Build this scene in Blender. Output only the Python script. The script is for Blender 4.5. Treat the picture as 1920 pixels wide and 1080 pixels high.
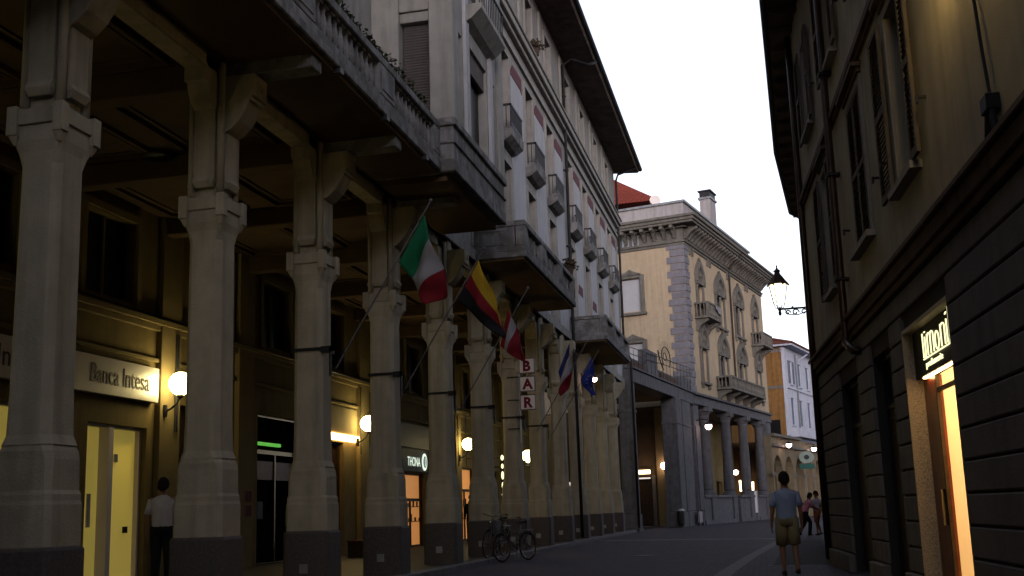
import bpy, bmesh, math, random
from mathutils import Vector, Matrix, Euler
random.seed(7)
S = bpy.context.scene
for o in list(bpy.data.objects): bpy.data.objects.remove(o)
COL = S.collection

# ------------------------------------------------------------------ camera
cd = bpy.data.cameras.new('camera'); cam = bpy.data.objects.new('camera', cd); COL.objects.link(cam)
R = ((0.9726710294749457, 0.06988456850599349, 0.22142090123762115), (0.23017582873218365, -0.16495934401518064, -0.9590659532532336), (-0.030498463692483477, 0.9838214075261893, -0.17653691343621558))
cam.matrix_world = Matrix.Translation((0, 0, 1.2)) @ Matrix(R).to_4x4()
cd.sensor_width = 36; cd.lens = 37.5; cd.shift_y = .03125; cd.clip_start = .1; cd.clip_end = 2000
S.camera = cam

# ------------------------------------------------------------------ dusk sky, faint sun, exposure
w = bpy.data.worlds.new('World'); S.world = w; w.use_nodes = True
nt = w.node_tree; nt.nodes.clear()
sky = nt.nodes.new('ShaderNodeTexSky'); sky.sky_type = 'NISHITA'; sky.sun_disc = False
SUN_EL, SUN_ROT = math.radians(3.2), math.radians(165)
sky.sun_elevation = SUN_EL; sky.sun_rotation = SUN_ROT; sky.dust_density = 2.0; sky.ozone_density = 1.5; sky.altitude = 100
hs = nt.nodes.new('ShaderNodeHueSaturation'); hs.inputs['Saturation'].default_value = .32
bg = nt.nodes.new('ShaderNodeBackground'); bg.inputs[1].default_value = .15
wo = nt.nodes.new('ShaderNodeOutputWorld')
nt.links.new(sky.outputs[0], hs.inputs['Color']); tn = nt.nodes.new('ShaderNodeMix'); tn.data_type = 'RGBA'; tn.blend_type = 'MULTIPLY'; tn.inputs[0].default_value = 1; tn.inputs[7].default_value = (.97, .96, 1.08, 1)   # the faint lilac of dusk haze, over the whole sky
nt.links.new(hs.outputs[0], tn.inputs[6]); nt.links.new(tn.outputs[2], bg.inputs[0]); nt.links.new(bg.outputs[0], wo.inputs[0])
sl = bpy.data.lights.new('sun', 'SUN'); sl.energy = .02; sl.angle = math.radians(20); sl.color = (1, .9, .8)
sun = bpy.data.objects.new('sun', sl); COL.objects.link(sun)
sd = Vector((math.sin(SUN_ROT) * math.cos(SUN_EL), math.cos(SUN_ROT) * math.cos(SUN_EL), math.sin(SUN_EL)))
sun.rotation_euler = (-sd).to_track_quat('-Z', 'Y').to_euler()
S.view_settings.view_transform = 'Standard'; S.view_settings.look = 'None'; EXPO = 2.5; S.view_settings.exposure = EXPO; S.view_settings.gamma = 1
S.render.engine = 'CYCLES'
S.cycles.use_denoising = True; S.cycles.max_bounces = 6; S.cycles.diffuse_bounces = 4; S.cycles.sample_clamp_indirect = 3
EM = 2**-EXPO   # lamp strengths below are given as they should look at this exposure; scale of every lamp's light

# ------------------------------------------------------------------ materials
def new_mat(name):
    m = bpy.data.materials.new(name); m.use_nodes = True
    return m, m.node_tree, m.node_tree.nodes['Principled BSDF']
def mat(name, col, rough=.85, var=.12, scale=3.0, bump=.15, bscale=40., metal=0., streak=0., blotch=None, spec=.10, grime=.0):
    m, t, b = new_mat(name); N = t.nodes; L = t.links
    tc = N.new('ShaderNodeTexCoord'); mp = N.new('ShaderNodeMapping'); L.new(tc.outputs['Object'], mp.inputs[0])
    oi = N.new('ShaderNodeObjectInfo'); ml = N.new('ShaderNodeMath'); ml.operation = 'MULTIPLY'; ml.inputs[1].default_value = 37.; L.new(oi.outputs['Random'], ml.inputs[0]); L.new(ml.outputs[0], mp.inputs['Location'])
    n1 = N.new('ShaderNodeTexNoise'); n1.inputs['Scale'].default_value = scale; n1.inputs['Detail'].default_value = 8; n1.inputs['Roughness'].default_value = .62
    L.new(mp.outputs[0], n1.inputs['Vector'])
    r = N.new('ShaderNodeValToRGB'); L.new(n1.outputs[0], r.inputs[0])
    e = r.color_ramp.elements; e[0].position = .3; e[1].position = .7
    e[0].color = (*[c * (1 - var * 1.6) for c in col], 1); e[1].color = (*[min(1, c * (1 + var)) for c in col], 1)
    out = r.outputs[0]
    if streak:
        ms = N.new('ShaderNodeMapping'); ms.inputs['Scale'].default_value = (3.5, 3.5, .28); L.new(tc.outputs['Object'], ms.inputs[0]); L.new(ml.outputs[0], ms.inputs['Location'])
        n2 = N.new('ShaderNodeTexNoise'); n2.inputs['Scale'].default_value = 1.4; n2.inputs['Detail'].default_value = 6; L.new(ms.outputs[0], n2.inputs['Vector'])
        r2 = N.new('ShaderNodeValToRGB'); L.new(n2.outputs[0], r2.inputs[0]); e = r2.color_ramp.elements
        e[0].position = .45; e[0].color = (1, 1, 1, 1); e[1].position = .72; k = 1 - streak; e[1].color = (k, k, k * .97, 1)
        mx = N.new('ShaderNodeMix'); mx.data_type = 'RGBA'; mx.blend_type = 'MULTIPLY'; mx.inputs[0].default_value = 1
        L.new(out, mx.inputs[6]); L.new(r2.outputs[0], mx.inputs[7]); out = mx.outputs[2]
    if blotch:
        n3 = N.new('ShaderNodeTexNoise'); n3.inputs['Scale'].default_value = 2.3; n3.inputs['Detail'].default_value = 10; n3.inputs['Roughness'].default_value = .7; L.new(tc.outputs['Object'], n3.inputs['Vector'])
        r3 = N.new('ShaderNodeValToRGB'); L.new(n3.outputs[0], r3.inputs[0]); e = r3.color_ramp.elements; e[0].position = .47; e[1].position = .58; e[0].color = (0, 0, 0, 1); e[1].color = (1, 1, 1, 1)
        mx = N.new('ShaderNodeMix'); mx.data_type = 'RGBA'; L.new(r3.outputs[0], mx.inputs[0]); L.new(out, mx.inputs[6]); mx.inputs[7].default_value = (*blotch, 1); out = mx.outputs[2]
    L.new(out, b.inputs['Base Color'])
    b.inputs['Roughness'].default_value = rough; b.inputs['Metallic'].default_value = metal; b.inputs['Specular IOR Level'].default_value = spec
    if bump:
        nb = N.new('ShaderNodeTexNoise'); nb.inputs['Scale'].default_value = bscale; nb.inputs['Detail'].default_value = 6; L.new(tc.outputs['Object'], nb.inputs['Vector'])
        bp = N.new('ShaderNodeBump'); bp.inputs['Strength'].default_value = bump; bp.inputs['Distance'].default_value = .02; L.new(nb.outputs[0], bp.inputs['Height']); L.new(bp.outputs[0], b.inputs['Normal'])
    return m
def emis(name, col, k):
    m, t, b = new_mat(name); b.inputs['Base Color'].default_value = (*col, 1); b.inputs['Roughness'].default_value = .5
    b.inputs['Emission Color'].default_value = (*col, 1); b.inputs['Emission Strength'].default_value = k * EM
    # faint cloudiness of the diffuser
    n = t.nodes.new('ShaderNodeTexNoise'); n.inputs['Scale'].default_value = 6; tc = t.nodes.new('ShaderNodeTexCoord'); t.links.new(tc.outputs['Object'], n.inputs['Vector'])
    mr = t.nodes.new('ShaderNodeMapRange'); mr.inputs[3].default_value = k * EM * .85; mr.inputs[4].default_value = k * EM * 1.15
    t.links.new(n.outputs[0], mr.inputs[0]); t.links.new(mr.outputs[0], b.inputs['Emission Strength'])
    return m
def glassm(name, col, rough=.12, spec=.4):
    m = mat(name, col, rough=rough, var=.3, scale=1.5, bump=.02, bscale=2., spec=spec); return m
M = dict(
 column=mat('column_render', (.24, .22, .17), streak=.3, var=.1, bump=.35),
 plinth=mat('plinth_granite', (0.0561, 0.0495, 0.0495), var=.25, scale=30, rough=.7, bump=.1),
 facade=mat('facade_render', (.185, .182, .175), streak=.35, var=.1),
 trim=mat('facade_trim', (.20, .197, .188), streak=.3, var=.1),
 white_panel=mat('white_panel', (.27, .275, .30), streak=.2, var=.06),
 red_panel=mat('red_panel', (.085, .035, .042), var=.15),
 concrete=mat('weathered_concrete', (.15, .15, .155), streak=.55, var=.2, blotch=(.075, .072, .07), bump=.5),
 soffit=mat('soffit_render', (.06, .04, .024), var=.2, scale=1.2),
 eave_wood=mat('eave_wood', (.085, .07, .06), var=.35, scale=2, bump=.4),
 backwall=mat('arcade_wall', (.125, .095, .042), streak=.2, var=.1),
 backtrim=mat('arcade_trim', (.14, .108, .052), var=.08),
 dark_glass=glassm('dark_glass', (.006, .006, .007), .35, .15),
 glass=glassm('window_glass', (.03, .035, .045)),
 dark_room=mat('dark_doorway', (.008, .006, .005), rough=.8, var=.5, scale=2, bump=0, spec=0),
 flag_pole=mat('flag_pole_metal', (.07, .07, .075), rough=.6, var=.1, bump=0),
 street_stone=mat('street_level_stone', (.085, .085, .095), streak=.3, var=.18, bump=.3),
 far_arcade=mat('far_arcade_render', (.13, .105, .07), streak=.3, var=.1),
 old_tiles=mat('old_roof_tiles', (.09, .035, .028), var=.3, scale=9, bump=.4),
 pale_disc=mat('pale_disc', (.16, .2, .18), var=.1, bump=0),
 pale_blind=mat('pale_blind', (0.277, 0.284, 0.304), rough=.5, var=.04, bump=.02),
 shutter_grey=mat('roller_shutter', (.075, .068, .066), var=.1, bump=.05),
 wood_dark=mat('dark_wood', (0.0297, 0.0185, 0.0119), rough=.5, var=.3, scale=8, bump=.2),
 wood_red=mat('red_wood', (.10, .02, .010), rough=.3, var=.3, scale=5, bump=.1, spec=.2),
 metal_dark=mat('dark_metal', (.025, .025, .028), rough=.5, var=.2, bump=.05, metal=.4),
 metal_black=mat('black_iron', (.012, .012, .014), rough=.55, var=.2, bump=.05),
 metal_grey=mat('grey_metal', (.22, .23, .25), rough=.4, var=.1, bump=.03, metal=.6),
 chrome=mat('brushed_steel', (.2, .17, .12), rough=.25, var=.06, bump=.02, metal=.9),
 pipe=mat('zinc_pipe', (.17, .18, .19), rough=.45, var=.2, bump=.05, metal=.3),
 copper=mat('brown_copper_pipe', (.035, .022, .016), rough=.35, var=.3, bump=.08, metal=.5),
 sign_white=mat('sign_white', (.48, .44, .42), rough=.3, var=.03, bump=.0, spec=.5),
 sign_text=mat('sign_brown', (0.0396, 0.0198, 0.0165), rough=.5, var=.05, bump=0),
 red_text=mat('sign_red', (.09, .006, .02), rough=.5, var=.05, bump=0),
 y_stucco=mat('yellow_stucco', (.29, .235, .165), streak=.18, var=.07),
 y_stone=mat('grey_stone', (0.132, 0.129, 0.149), streak=.25, var=.14, bump=.3),
 y_corn=mat('cornice_stone', (.105, .10, .09), streak=.35, var=.15, bump=.3),
 attic=mat('attic_render', (.24, .23, .235), streak=.25, var=.06),
 terracotta=mat('terracotta_tiles', (.2, .045, .03), var=.25, scale=9, bump=.4),
 w_stucco=mat('white_stucco', (.33, .35, .42), streak=.25, var=.07),
 o_stucco=mat('orange_stucco', (.16, .085, .03), streak=.3, var=.12),
 blue_shutter=mat('blue_grey_shutter', (0.0858, 0.106, 0.145), var=.15, bump=.05),
 r_stucco=mat('ochre_stucco', (.235, .21, .16), streak=.22, var=.1, scale=1.4),
 r_rust=mat('rusticated_stone', (.115, .105, .10), streak=.2, var=.1, bump=.25),
 r_joint=mat('stone_joint', (.03, .027, .025), var=.1),
 r_band=mat('brown_band', (.07, .047, .037), streak=.3, var=.15, bump=.3),
 r_shutter=mat('brown_shutter', (0.0627, 0.0528, 0.0429), var=.15, bump=.1),
 r_sill=mat('sill_stone', (.17, .16, .15), var=.1),
 jamb=mat('granite_jamb', (.36, .29, .2), var=.35, scale=60, bump=.1, rough=.6),
 asphalt=mat('porphyry_paving', (.054, .049, .066), rough=.75, var=.3, scale=5, bump=.6, bscale=18),
 patch=mat('asphalt_patch', (0.0145, 0.0145, 0.0185), rough=.85, var=.2, scale=8, bump=.3),
 stone_strip=mat('pale_stone_strip', (.085, .082, .095), rough=.7, var=.2, scale=7, bump=.3),
 pavement=mat('arcade_floor', (0.0462, 0.0429, 0.0429), rough=.6, var=.2, scale=4, bump=.15),
 skin=mat('skin', (.2, .11, .07), rough=.6, var=.05, bump=.02),
 hair=mat('dark_hair', (.012, .009, .008), rough=.7, var=.3, scale=40, bump=.3),
 shirt_white=mat('white_cotton', (.34, .34, .38), var=.05, bump=.15, bscale=60),
 shirt_blue=mat('light_blue_cotton', (.20, .26, .38), var=.07, bump=.15, bscale=60),
 shirt_pink=mat('pink_cotton', (.52, .20, .28), var=.07, bump=.15, bscale=60),
 shorts=mat('khaki_cotton', (.17, .145, .08), var=.1, bump=.15, bscale=60),
 trousers=mat('dark_trousers', (0.0099, 0.0106, 0.0145), var=.2, bump=.15),
 orange_cloth=mat('orange_skirt', (0.297, 0.0924, 0.0462), var=.1),
 shoe=mat('black_shoe', (0.0132, 0.0106, 0.00924), rough=.5, var=.2),
 rubber=mat('black_rubber', (.012, .012, .012), rough=.7, var=.2),
 bike_paint=mat('bicycle_paint', (0.0198, 0.0231, 0.0264), rough=.3, var=.1, spec=.6),
 saddle=mat('saddle_leather', (0.0099, 0.00858, 0.00792), rough=.5, var=.1),
 f_green=mat('flag_green', (.005, .075, .035), var=.08), f_white=mat('flag_white', (.15, .15, .165), var=.05), f_red=mat('flag_red', (.10, .006, .010), var=.08),
 f_black=mat('flag_black', (0.0066, 0.0066, 0.00792), var=.1), f_gold=mat('flag_gold', (.22, .14, .01), var=.06), f_blue=mat('flag_blue', (0.0099, 0.0198, 0.132), var=.08),
 f_navy=mat('flag_navy', (.012, .02, .08), var=.08),
 leaf=mat('leaf', (.04, .055, .03), var=.4, scale=10, bump=.2), dry=mat('dry_stem', (0.0396, 0.0297, 0.0198), var=.3),
 terracotta_pot=mat('terracotta_pot', (.05, .035, .028), var=.15),
 pink_board=mat('pale_board', (0.224, 0.198, 0.224), var=.05), banner=mat('navy_board', (.01, .018, .05), var=.1, rough=.4),
 green_sign=mat('green_sign', (.012, .06, .05), var=.08, rough=.4),
 globe=emis('lamp_globe', (1, .80, .34), 36), globe_far=emis('far_lamp_globe', (1, .64, .50), 26), downlight=emis('downlight', (1, .62, .25), 34), wall_lantern=emis('wall_lantern_glass', (1, .68, .24), 130), lantern=emis('lantern_glass', (1, .78, .5), 8),
 shop_light=emis('shop_light', (1, .60, .20), 22), warm_room=emis('lit_room', (1, .40, .10), .35), door_light=emis('lit_door_glass', (1, .78, .16), .155),
 neon_white=emis('white_neon', (1, .95, .50), 1.5), neon_green=emis('green_neon', (.2, 1, .12), .35), tube=emis('tube_light', (1, .72, .4), 6), small_bulb=emis('small_bulb', (1, .6, .25), 8),
 logo_white=emis('lit_letters', (.85, 1, .85), .9), lit_blue=mat('logo_blue', (.06, .1, .2), var=.05),
)

def paving(m, size, dark):     # small setts: brick pattern relief with darker joints on the road material
    t = m.node_tree; N = t.nodes; L = t.links; b = N['Principled BSDF']
    tc = N.new('ShaderNodeTexCoord'); br_ = N.new('ShaderNodeTexBrick'); L.new(tc.outputs['Object'], br_.inputs['Vector'])
    br_.inputs['Scale'].default_value = size; br_.inputs['Mortar Size'].default_value = .035; br_.inputs['Color1'].default_value = (1, 1, 1, 1); br_.inputs['Color2'].default_value = (.62, .62, .64, 1); br_.inputs['Mortar'].default_value = (dark, dark, dark, 1)
    src = b.inputs['Base Color'].links[0].from_socket; mx = N.new('ShaderNodeMix'); mx.data_type = 'RGBA'; mx.blend_type = 'MULTIPLY'; mx.inputs[0].default_value = 1
    L.new(src, mx.inputs[6]); L.new(br_.outputs[0], mx.inputs[7]); L.new(mx.outputs[2], b.inputs['Base Color'])
    bp = N.new('ShaderNodeBump'); bp.inputs['Strength'].default_value = .6; bp.inputs['Distance'].default_value = .02; L.new(br_.outputs[0], bp.inputs['Height']); L.new(b.inputs['Normal'].links[0].from_socket, bp.inputs['Normal']); L.new(bp.outputs[0], b.inputs['Normal'])
paving(M['asphalt'], 2.2, .35); paving(M['pavement'], .9, .5)

# ------------------------------------------------------------------ mesh helpers
class MB:
    def __init__(s, f=None): s.v = []; s.f = []; s.t = f
    def pt(s, p):
        s.v.append(tuple(s.t(*p)) if s.t else tuple(p)); return len(s.v) - 1
    def box(s, a0, a1, b0, b1, c0, c1):
        i = [s.pt(p) for p in ((a0,b0,c0),(a1,b0,c0),(a1,b1,c0),(a0,b1,c0),(a0,b0,c1),(a1,b0,c1),(a1,b1,c1),(a0,b1,c1))]
        for q in ((0,3,2,1),(4,5,6,7),(0,1,5,4),(1,2,6,5),(2,3,7,6),(3,0,4,7)): s.f.append(tuple(i[k] for k in q))
        return s
    def loft(s, rings, cap=True, close=True):
        n = len(rings[0]); ids = [[s.pt(p) for p in r] for r in rings]
        for a, b in zip(ids, ids[1:]):
            for k in range(n if close else n - 1): s.f.append((a[k], a[(k+1) % n], b[(k+1) % n], b[k]))
        if cap and close: s.f.append(tuple(reversed(ids[0]))); s.f.append(tuple(ids[-1]))
        return s
    def tube(s, pts, r, n=8, r2=None):
        pts = [Vector(p) for p in pts]; rings = []
        for i, p in enumerate(pts):
            d = (pts[min(i+1, len(pts)-1)] - pts[max(i-1, 0)]).normalized()
            a = d.orthogonal().normalized() if i == 0 else (a - d * a.dot(d)).normalized()
            b = d.cross(a); rr = r if r2 is None else r + (r2 - r) * i / (len(pts) - 1)
            rings.append([p + (a * math.cos(t) + b * math.sin(t)) * rr for t in [2*math.pi*k/n for k in range(n)]])
        return s.loft(rings)
    def lathe(s, cx, cy, prof, n=12):
        return s.loft([[(cx + r*math.cos(2*math.pi*k/n), cy + r*math.sin(2*math.pi*k/n), z) for k in range(n)] for r, z in prof])
    def ball(s, c, r, n=14, sz=1.0):
        m = n // 2
        return s.loft([[(c[0] + r*math.sin(math.pi*j/m + 1e-3*(j==0) - 1e-3*(j==m))*math.cos(2*math.pi*k/n), c[1] + r*math.sin(math.pi*j/m + 1e-3*(j==0) - 1e-3*(j==m))*math.sin(2*math.pi*k/n), c[2] - r*sz*math.cos(math.pi*j/m)) for k in range(n)] for j in range(m+1)])
    def extr(s, poly, a, b, ax):   # poly of 2-tuples extruded along axis ax between a and b
        def mk(p, t): q = list(p); q.insert(ax, t); return tuple(q)
        return s.loft([[mk(p, a) for p in poly], [mk(p, b) for p in poly]])
    def grid(s, f, nu, nv):
        ids = [[s.pt(f(i/nu, j/nv)) for j in range(nv+1)] for i in range(nu+1)]
        for i in range(nu):
            for j in range(nv): s.f.append((ids[i][j], ids[i+1][j], ids[i+1][j+1], ids[i][j+1]))
        return s
    def ring(s, c, R, r, ax='y', n=28, m=6, a0=0, a1=2*math.pi):
        def P(u, v):
            t = a0 + (a1-a0)*u; q = 2*math.pi*v; rr = R + r*math.cos(q); z = r*math.sin(q)
            a, b = rr*math.cos(t), rr*math.sin(t)
            return {'y': (c[0]+a, c[1]+z, c[2]+b), 'x': (c[0]+z, c[1]+a, c[2]+b), 'z': (c[0]+a, c[1]+b, c[2]+z)}[ax]
        return s.grid(P, n, m)
    def build(s, name, m, parent=None, smooth=False, bevel=0, mats=None, fidx=None, loc=None):
        me = bpy.data.meshes.new(name); me.from_pydata(s.v, [], s.f); me.materials.append(m if not isinstance(m, str) else M[m])
        if mats:
            for x in mats: me.materials.append(M[x])
            for p, k in zip(me.polygons, fidx): p.material_index = k
        b = bmesh.new(); b.from_mesh(me); bmesh.ops.recalc_face_normals(b, faces=b.faces); b.to_mesh(me); b.free()
        if smooth:
            for p in me.polygons: p.use_smooth = True
        o = bpy.data.objects.new(name, me); COL.objects.link(o)
        if parent: o.parent = parent
        if bevel:
            bv = o.modifiers.new('bevel', 'BEVEL'); bv.width = bevel; bv.segments = 1; bv.limit_method = 'ANGLE'
        if loc: o.location = loc
        return o
def islands(mb):
    par = list(range(len(mb.v)))
    def find(a):
        while par[a] != a: par[a] = par[par[a]]; a = par[a]
        return a
    for f in mb.f:
        r = find(f[0])
        for k in f[1:]: par[find(k)] = r
    gr = {}
    for f in mb.f: gr.setdefault(find(f[0]), []).append(f)
    out = []
    for fs in gr.values():
        m = MB(); mp = {}
        for f in fs: m.f.append(tuple(mp.setdefault(k, len(mp)) for k in f))
        m.v = [None]*len(mp)
        for k, i in mp.items(): m.v[i] = mb.v[k]
        out.append(m)
    return out
def tag(o, label=None, cat=None, group=None, kind=None):
    if label: o['label'] = label
    if cat: o['category'] = cat
    if group: o['group'] = group
    if kind: o['kind'] = kind
    return o
def empty(name, loc=(0, 0, 0), rz=0, label=None, cat=None, group=None):
    o = bpy.data.objects.new(name, None); COL.objects.link(o); o.location = loc; o.rotation_euler = (0, 0, rz)
    return tag(o, label, cat, group)
KIDS = {}
def copy_tree(o, parent=None):
    c = o.copy(); COL.objects.link(c); c.parent = parent
    for ch in list(o.children): copy_tree(ch, c)
    return c
def frame(o, d, n):   # wall frame: u along d, w outward along n, z up
    return lambda u, w_, z: (o[0] + d[0]*u + n[0]*w_, o[1] + d[1]*u + n[1]*w_, z)
def wall(mb, u0, u1, z0, z1, th, holes, w0=0.):
    """wall slab with its outer face at w0, holes = [(u0,u1,z0,z1)] really cut"""
    us = sorted({u0, u1, *[x for h in holes for x in h[:2] if u0 < x < u1]}); zs = sorted({z0, z1, *[x for h in holes for x in h[2:4] if z0 < x < z1]})
    sol = [[not any(h[0] <= (a+b)/2 <= h[1] and h[2] <= (c+d)/2 <= h[3] for h in holes) for c, d in zip(zs, zs[1:])] for a, b in zip(us, us[1:])]
    nu, nz = len(us)-1, len(zs)-1; A, B = w0, w0 - th
    def q(*p): mb.f.append(tuple(mb.pt(x) for x in p))
    for i in range(nu):
        for j in range(nz):
            if not sol[i][j]: continue
            a, b, c, d = us[i], us[i+1], zs[j], zs[j+1]
            q((a,A,c),(b,A,c),(b,A,d),(a,A,d)); q((a,B,c),(a,B,d),(b,B,d),(b,B,c))
            if i == 0 or not sol[i-1][j]: q((a,A,c),(a,A,d),(a,B,d),(a,B,c))
            if i == nu-1 or not sol[i+1][j]: q((b,A,c),(b,B,c),(b,B,d),(b,A,d))
            if j == 0 or not sol[i][j-1]: q((a,A,c),(a,B,c),(b,B,c),(b,A,c))
            if j == nz-1 or not sol[i][j+1]: q((a,A,d),(b,A,d),(b,B,d),(a,B,d))
    return mb
def text(name, body, size, m, loc, rot, parent=None, ext=.003, sx=1., space=1.0, align='LEFT', bold=.0):
    c = bpy.data.curves.new('t', 'FONT'); c.body = body; c.size = size; c.extrude = ext; c.space_character = space; c.align_x = align; c.offset = size*bold; c.resolution_u = 6
    t = bpy.data.objects.new('t', c); COL.objects.link(t); bpy.context.view_layer.update()
    me = bpy.data.meshes.new_from_object(t.evaluated_get(bpy.context.evaluated_depsgraph_get()))
    bpy.data.objects.remove(t); me.materials.clear(); me.materials.append(M[m])
    o = bpy.data.objects.new(name, me); COL.objects.link(o); o.location = loc; o.rotation_euler = rot; o.scale = (sx, 1, 1)
    if parent: o.parent = parent
    return o

# ------------------------------------------------------------------ ground
g = MB(); g.f.append(tuple(g.pt(p) for p in ((-400,-300,-.02),(400,-300,-.02),(400,600,-.02),(-400,600,-.02)))); tag(g.build('ground', 'patch'), kind='structure')
g = MB(); g.box(-6.42, 30, -40, 130, -.015, 0)
road = tag(g.build('road', 'asphalt'), kind='structure')
g = MB(); g.box(-12.2, -6.72, -34, 54.3, -.01, .12); pav = tag(g.build('arcade_pavement', 'pavement'), kind='structure')
kerb_me = None
for k in range(-8, 45):      # pale kerb stones along the columns
    y = 3 + k*1.2
    if kerb_me is None:
        kb = MB().box(-6.715, -6.42, 0, 1.185, -.012, .122).build('kerb_stone', 'stone_strip', pav, bevel=.012, loc=(0, y, 0)); kerb_me = kb
    else:
        c = kerb_me.copy(); COL.objects.link(c); c.location = (0, y, 0); c.parent = pav
# pale stone bands let into the road: one across the street, one curving towards the right, in single stones
def strip(pts, wd, ln=.62):
    mats = []
    P = [Vector((*p, 0)) for p in pts]; seg = []
    dist = 0
    for a, b in zip(P, P[1:]):
        L = (b-a).length; n = max(1, round(L/ln)); d = (b-a).normalized(); s_ = Vector((-d.y, d.x, 0))*wd/2
        for k in range(n):
            p, q = a + (b-a)*(k/n) + d*.008, a + (b-a)*((k+1)/n) - d*.008
            m = MB(); m.loft([[(*(p+s_).xy, -.01), (*(p-s_).xy, -.01), (*(q-s_).xy, -.01), (*(q+s_).xy, -.01)], [(*(p+s_).xy, .006), (*(p-s_).xy, .006), (*(q-s_).xy, .006), (*(q+s_).xy, .006)]])
            m.build('paving_stone', 'stone_strip', road)
strip([(-6.3, 41.0), (-2.7, 39.8), (.5, 38.0)], .95)
strip([(.45, 37.6), (.1, 33.5), (-.2, 29.5), (-.5, 25.2), (-.75, 21.0), (-.95, 17.0), (-1.1, 13)], .30)
strip([(-.1, 21.9), (.95, 21.85)], .22, .45)
m = MB(); m.loft([[(.02, 22.1, -.01), (1.05, 22.05, -.01), (1.62, 36.3, -.01), (.62, 36.2, -.01), (.3, 30, -.01)], [(.02, 22.1, .005), (1.05, 22.05, .005), (1.62, 36.3, .005), (.62, 36.2, .005), (.3, 30, .005)]])
tag(m.build('road_patch', 'patch'), kind='structure')

t_ = None
mh = MB().lathe(-3.1, 27.5, [(.33, -.01), (.33, .006), (.30, .008), (.30, .004)], 24).lathe(-3.1, 27.5, [(.28, -.01), (.28, .009)], 24).build('manhole_cover', M['metal_dark'], road)
# ------------------------------------------------------------------ left: the arcaded building
X0 = -6.75
LF = frame((X0, 0), (0, 1), (1, 0))
bl = empty('arcaded_building', (X0, 0, 0), 0, 'tall grey palazzo with a deep ground floor arcade and stone balconies', 'building')
def inv(o): return o
def part(mb, name, m, parent, **k):      # a part modelled in world space, kept in its thing's local space
    o = mb.build(name, m, None, **k); o.parent = parent
    if parent:
        mw = parent_world(parent); o.matrix_parent_inverse = mw.inverted()
    return o
def parts(mb, name, m, parent, **k): return [part(q, name, m, parent, **k) for q in islands(mb)]
def stuff(o): o['kind'] = 'stuff'; return o
_PW = {}
def parent_world(p):
    if p.name in _PW: return _PW[p.name]
    m = Matrix.Identity(4); q = p; ch = []
    while q: ch.append(q); q = q.parent
    for q in reversed(ch):
        m = m @ (q.matrix_parent_inverse if q.parent else Matrix.Identity(4)) @ q.matrix_basis
    _PW[p.name] = m; return m

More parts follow.
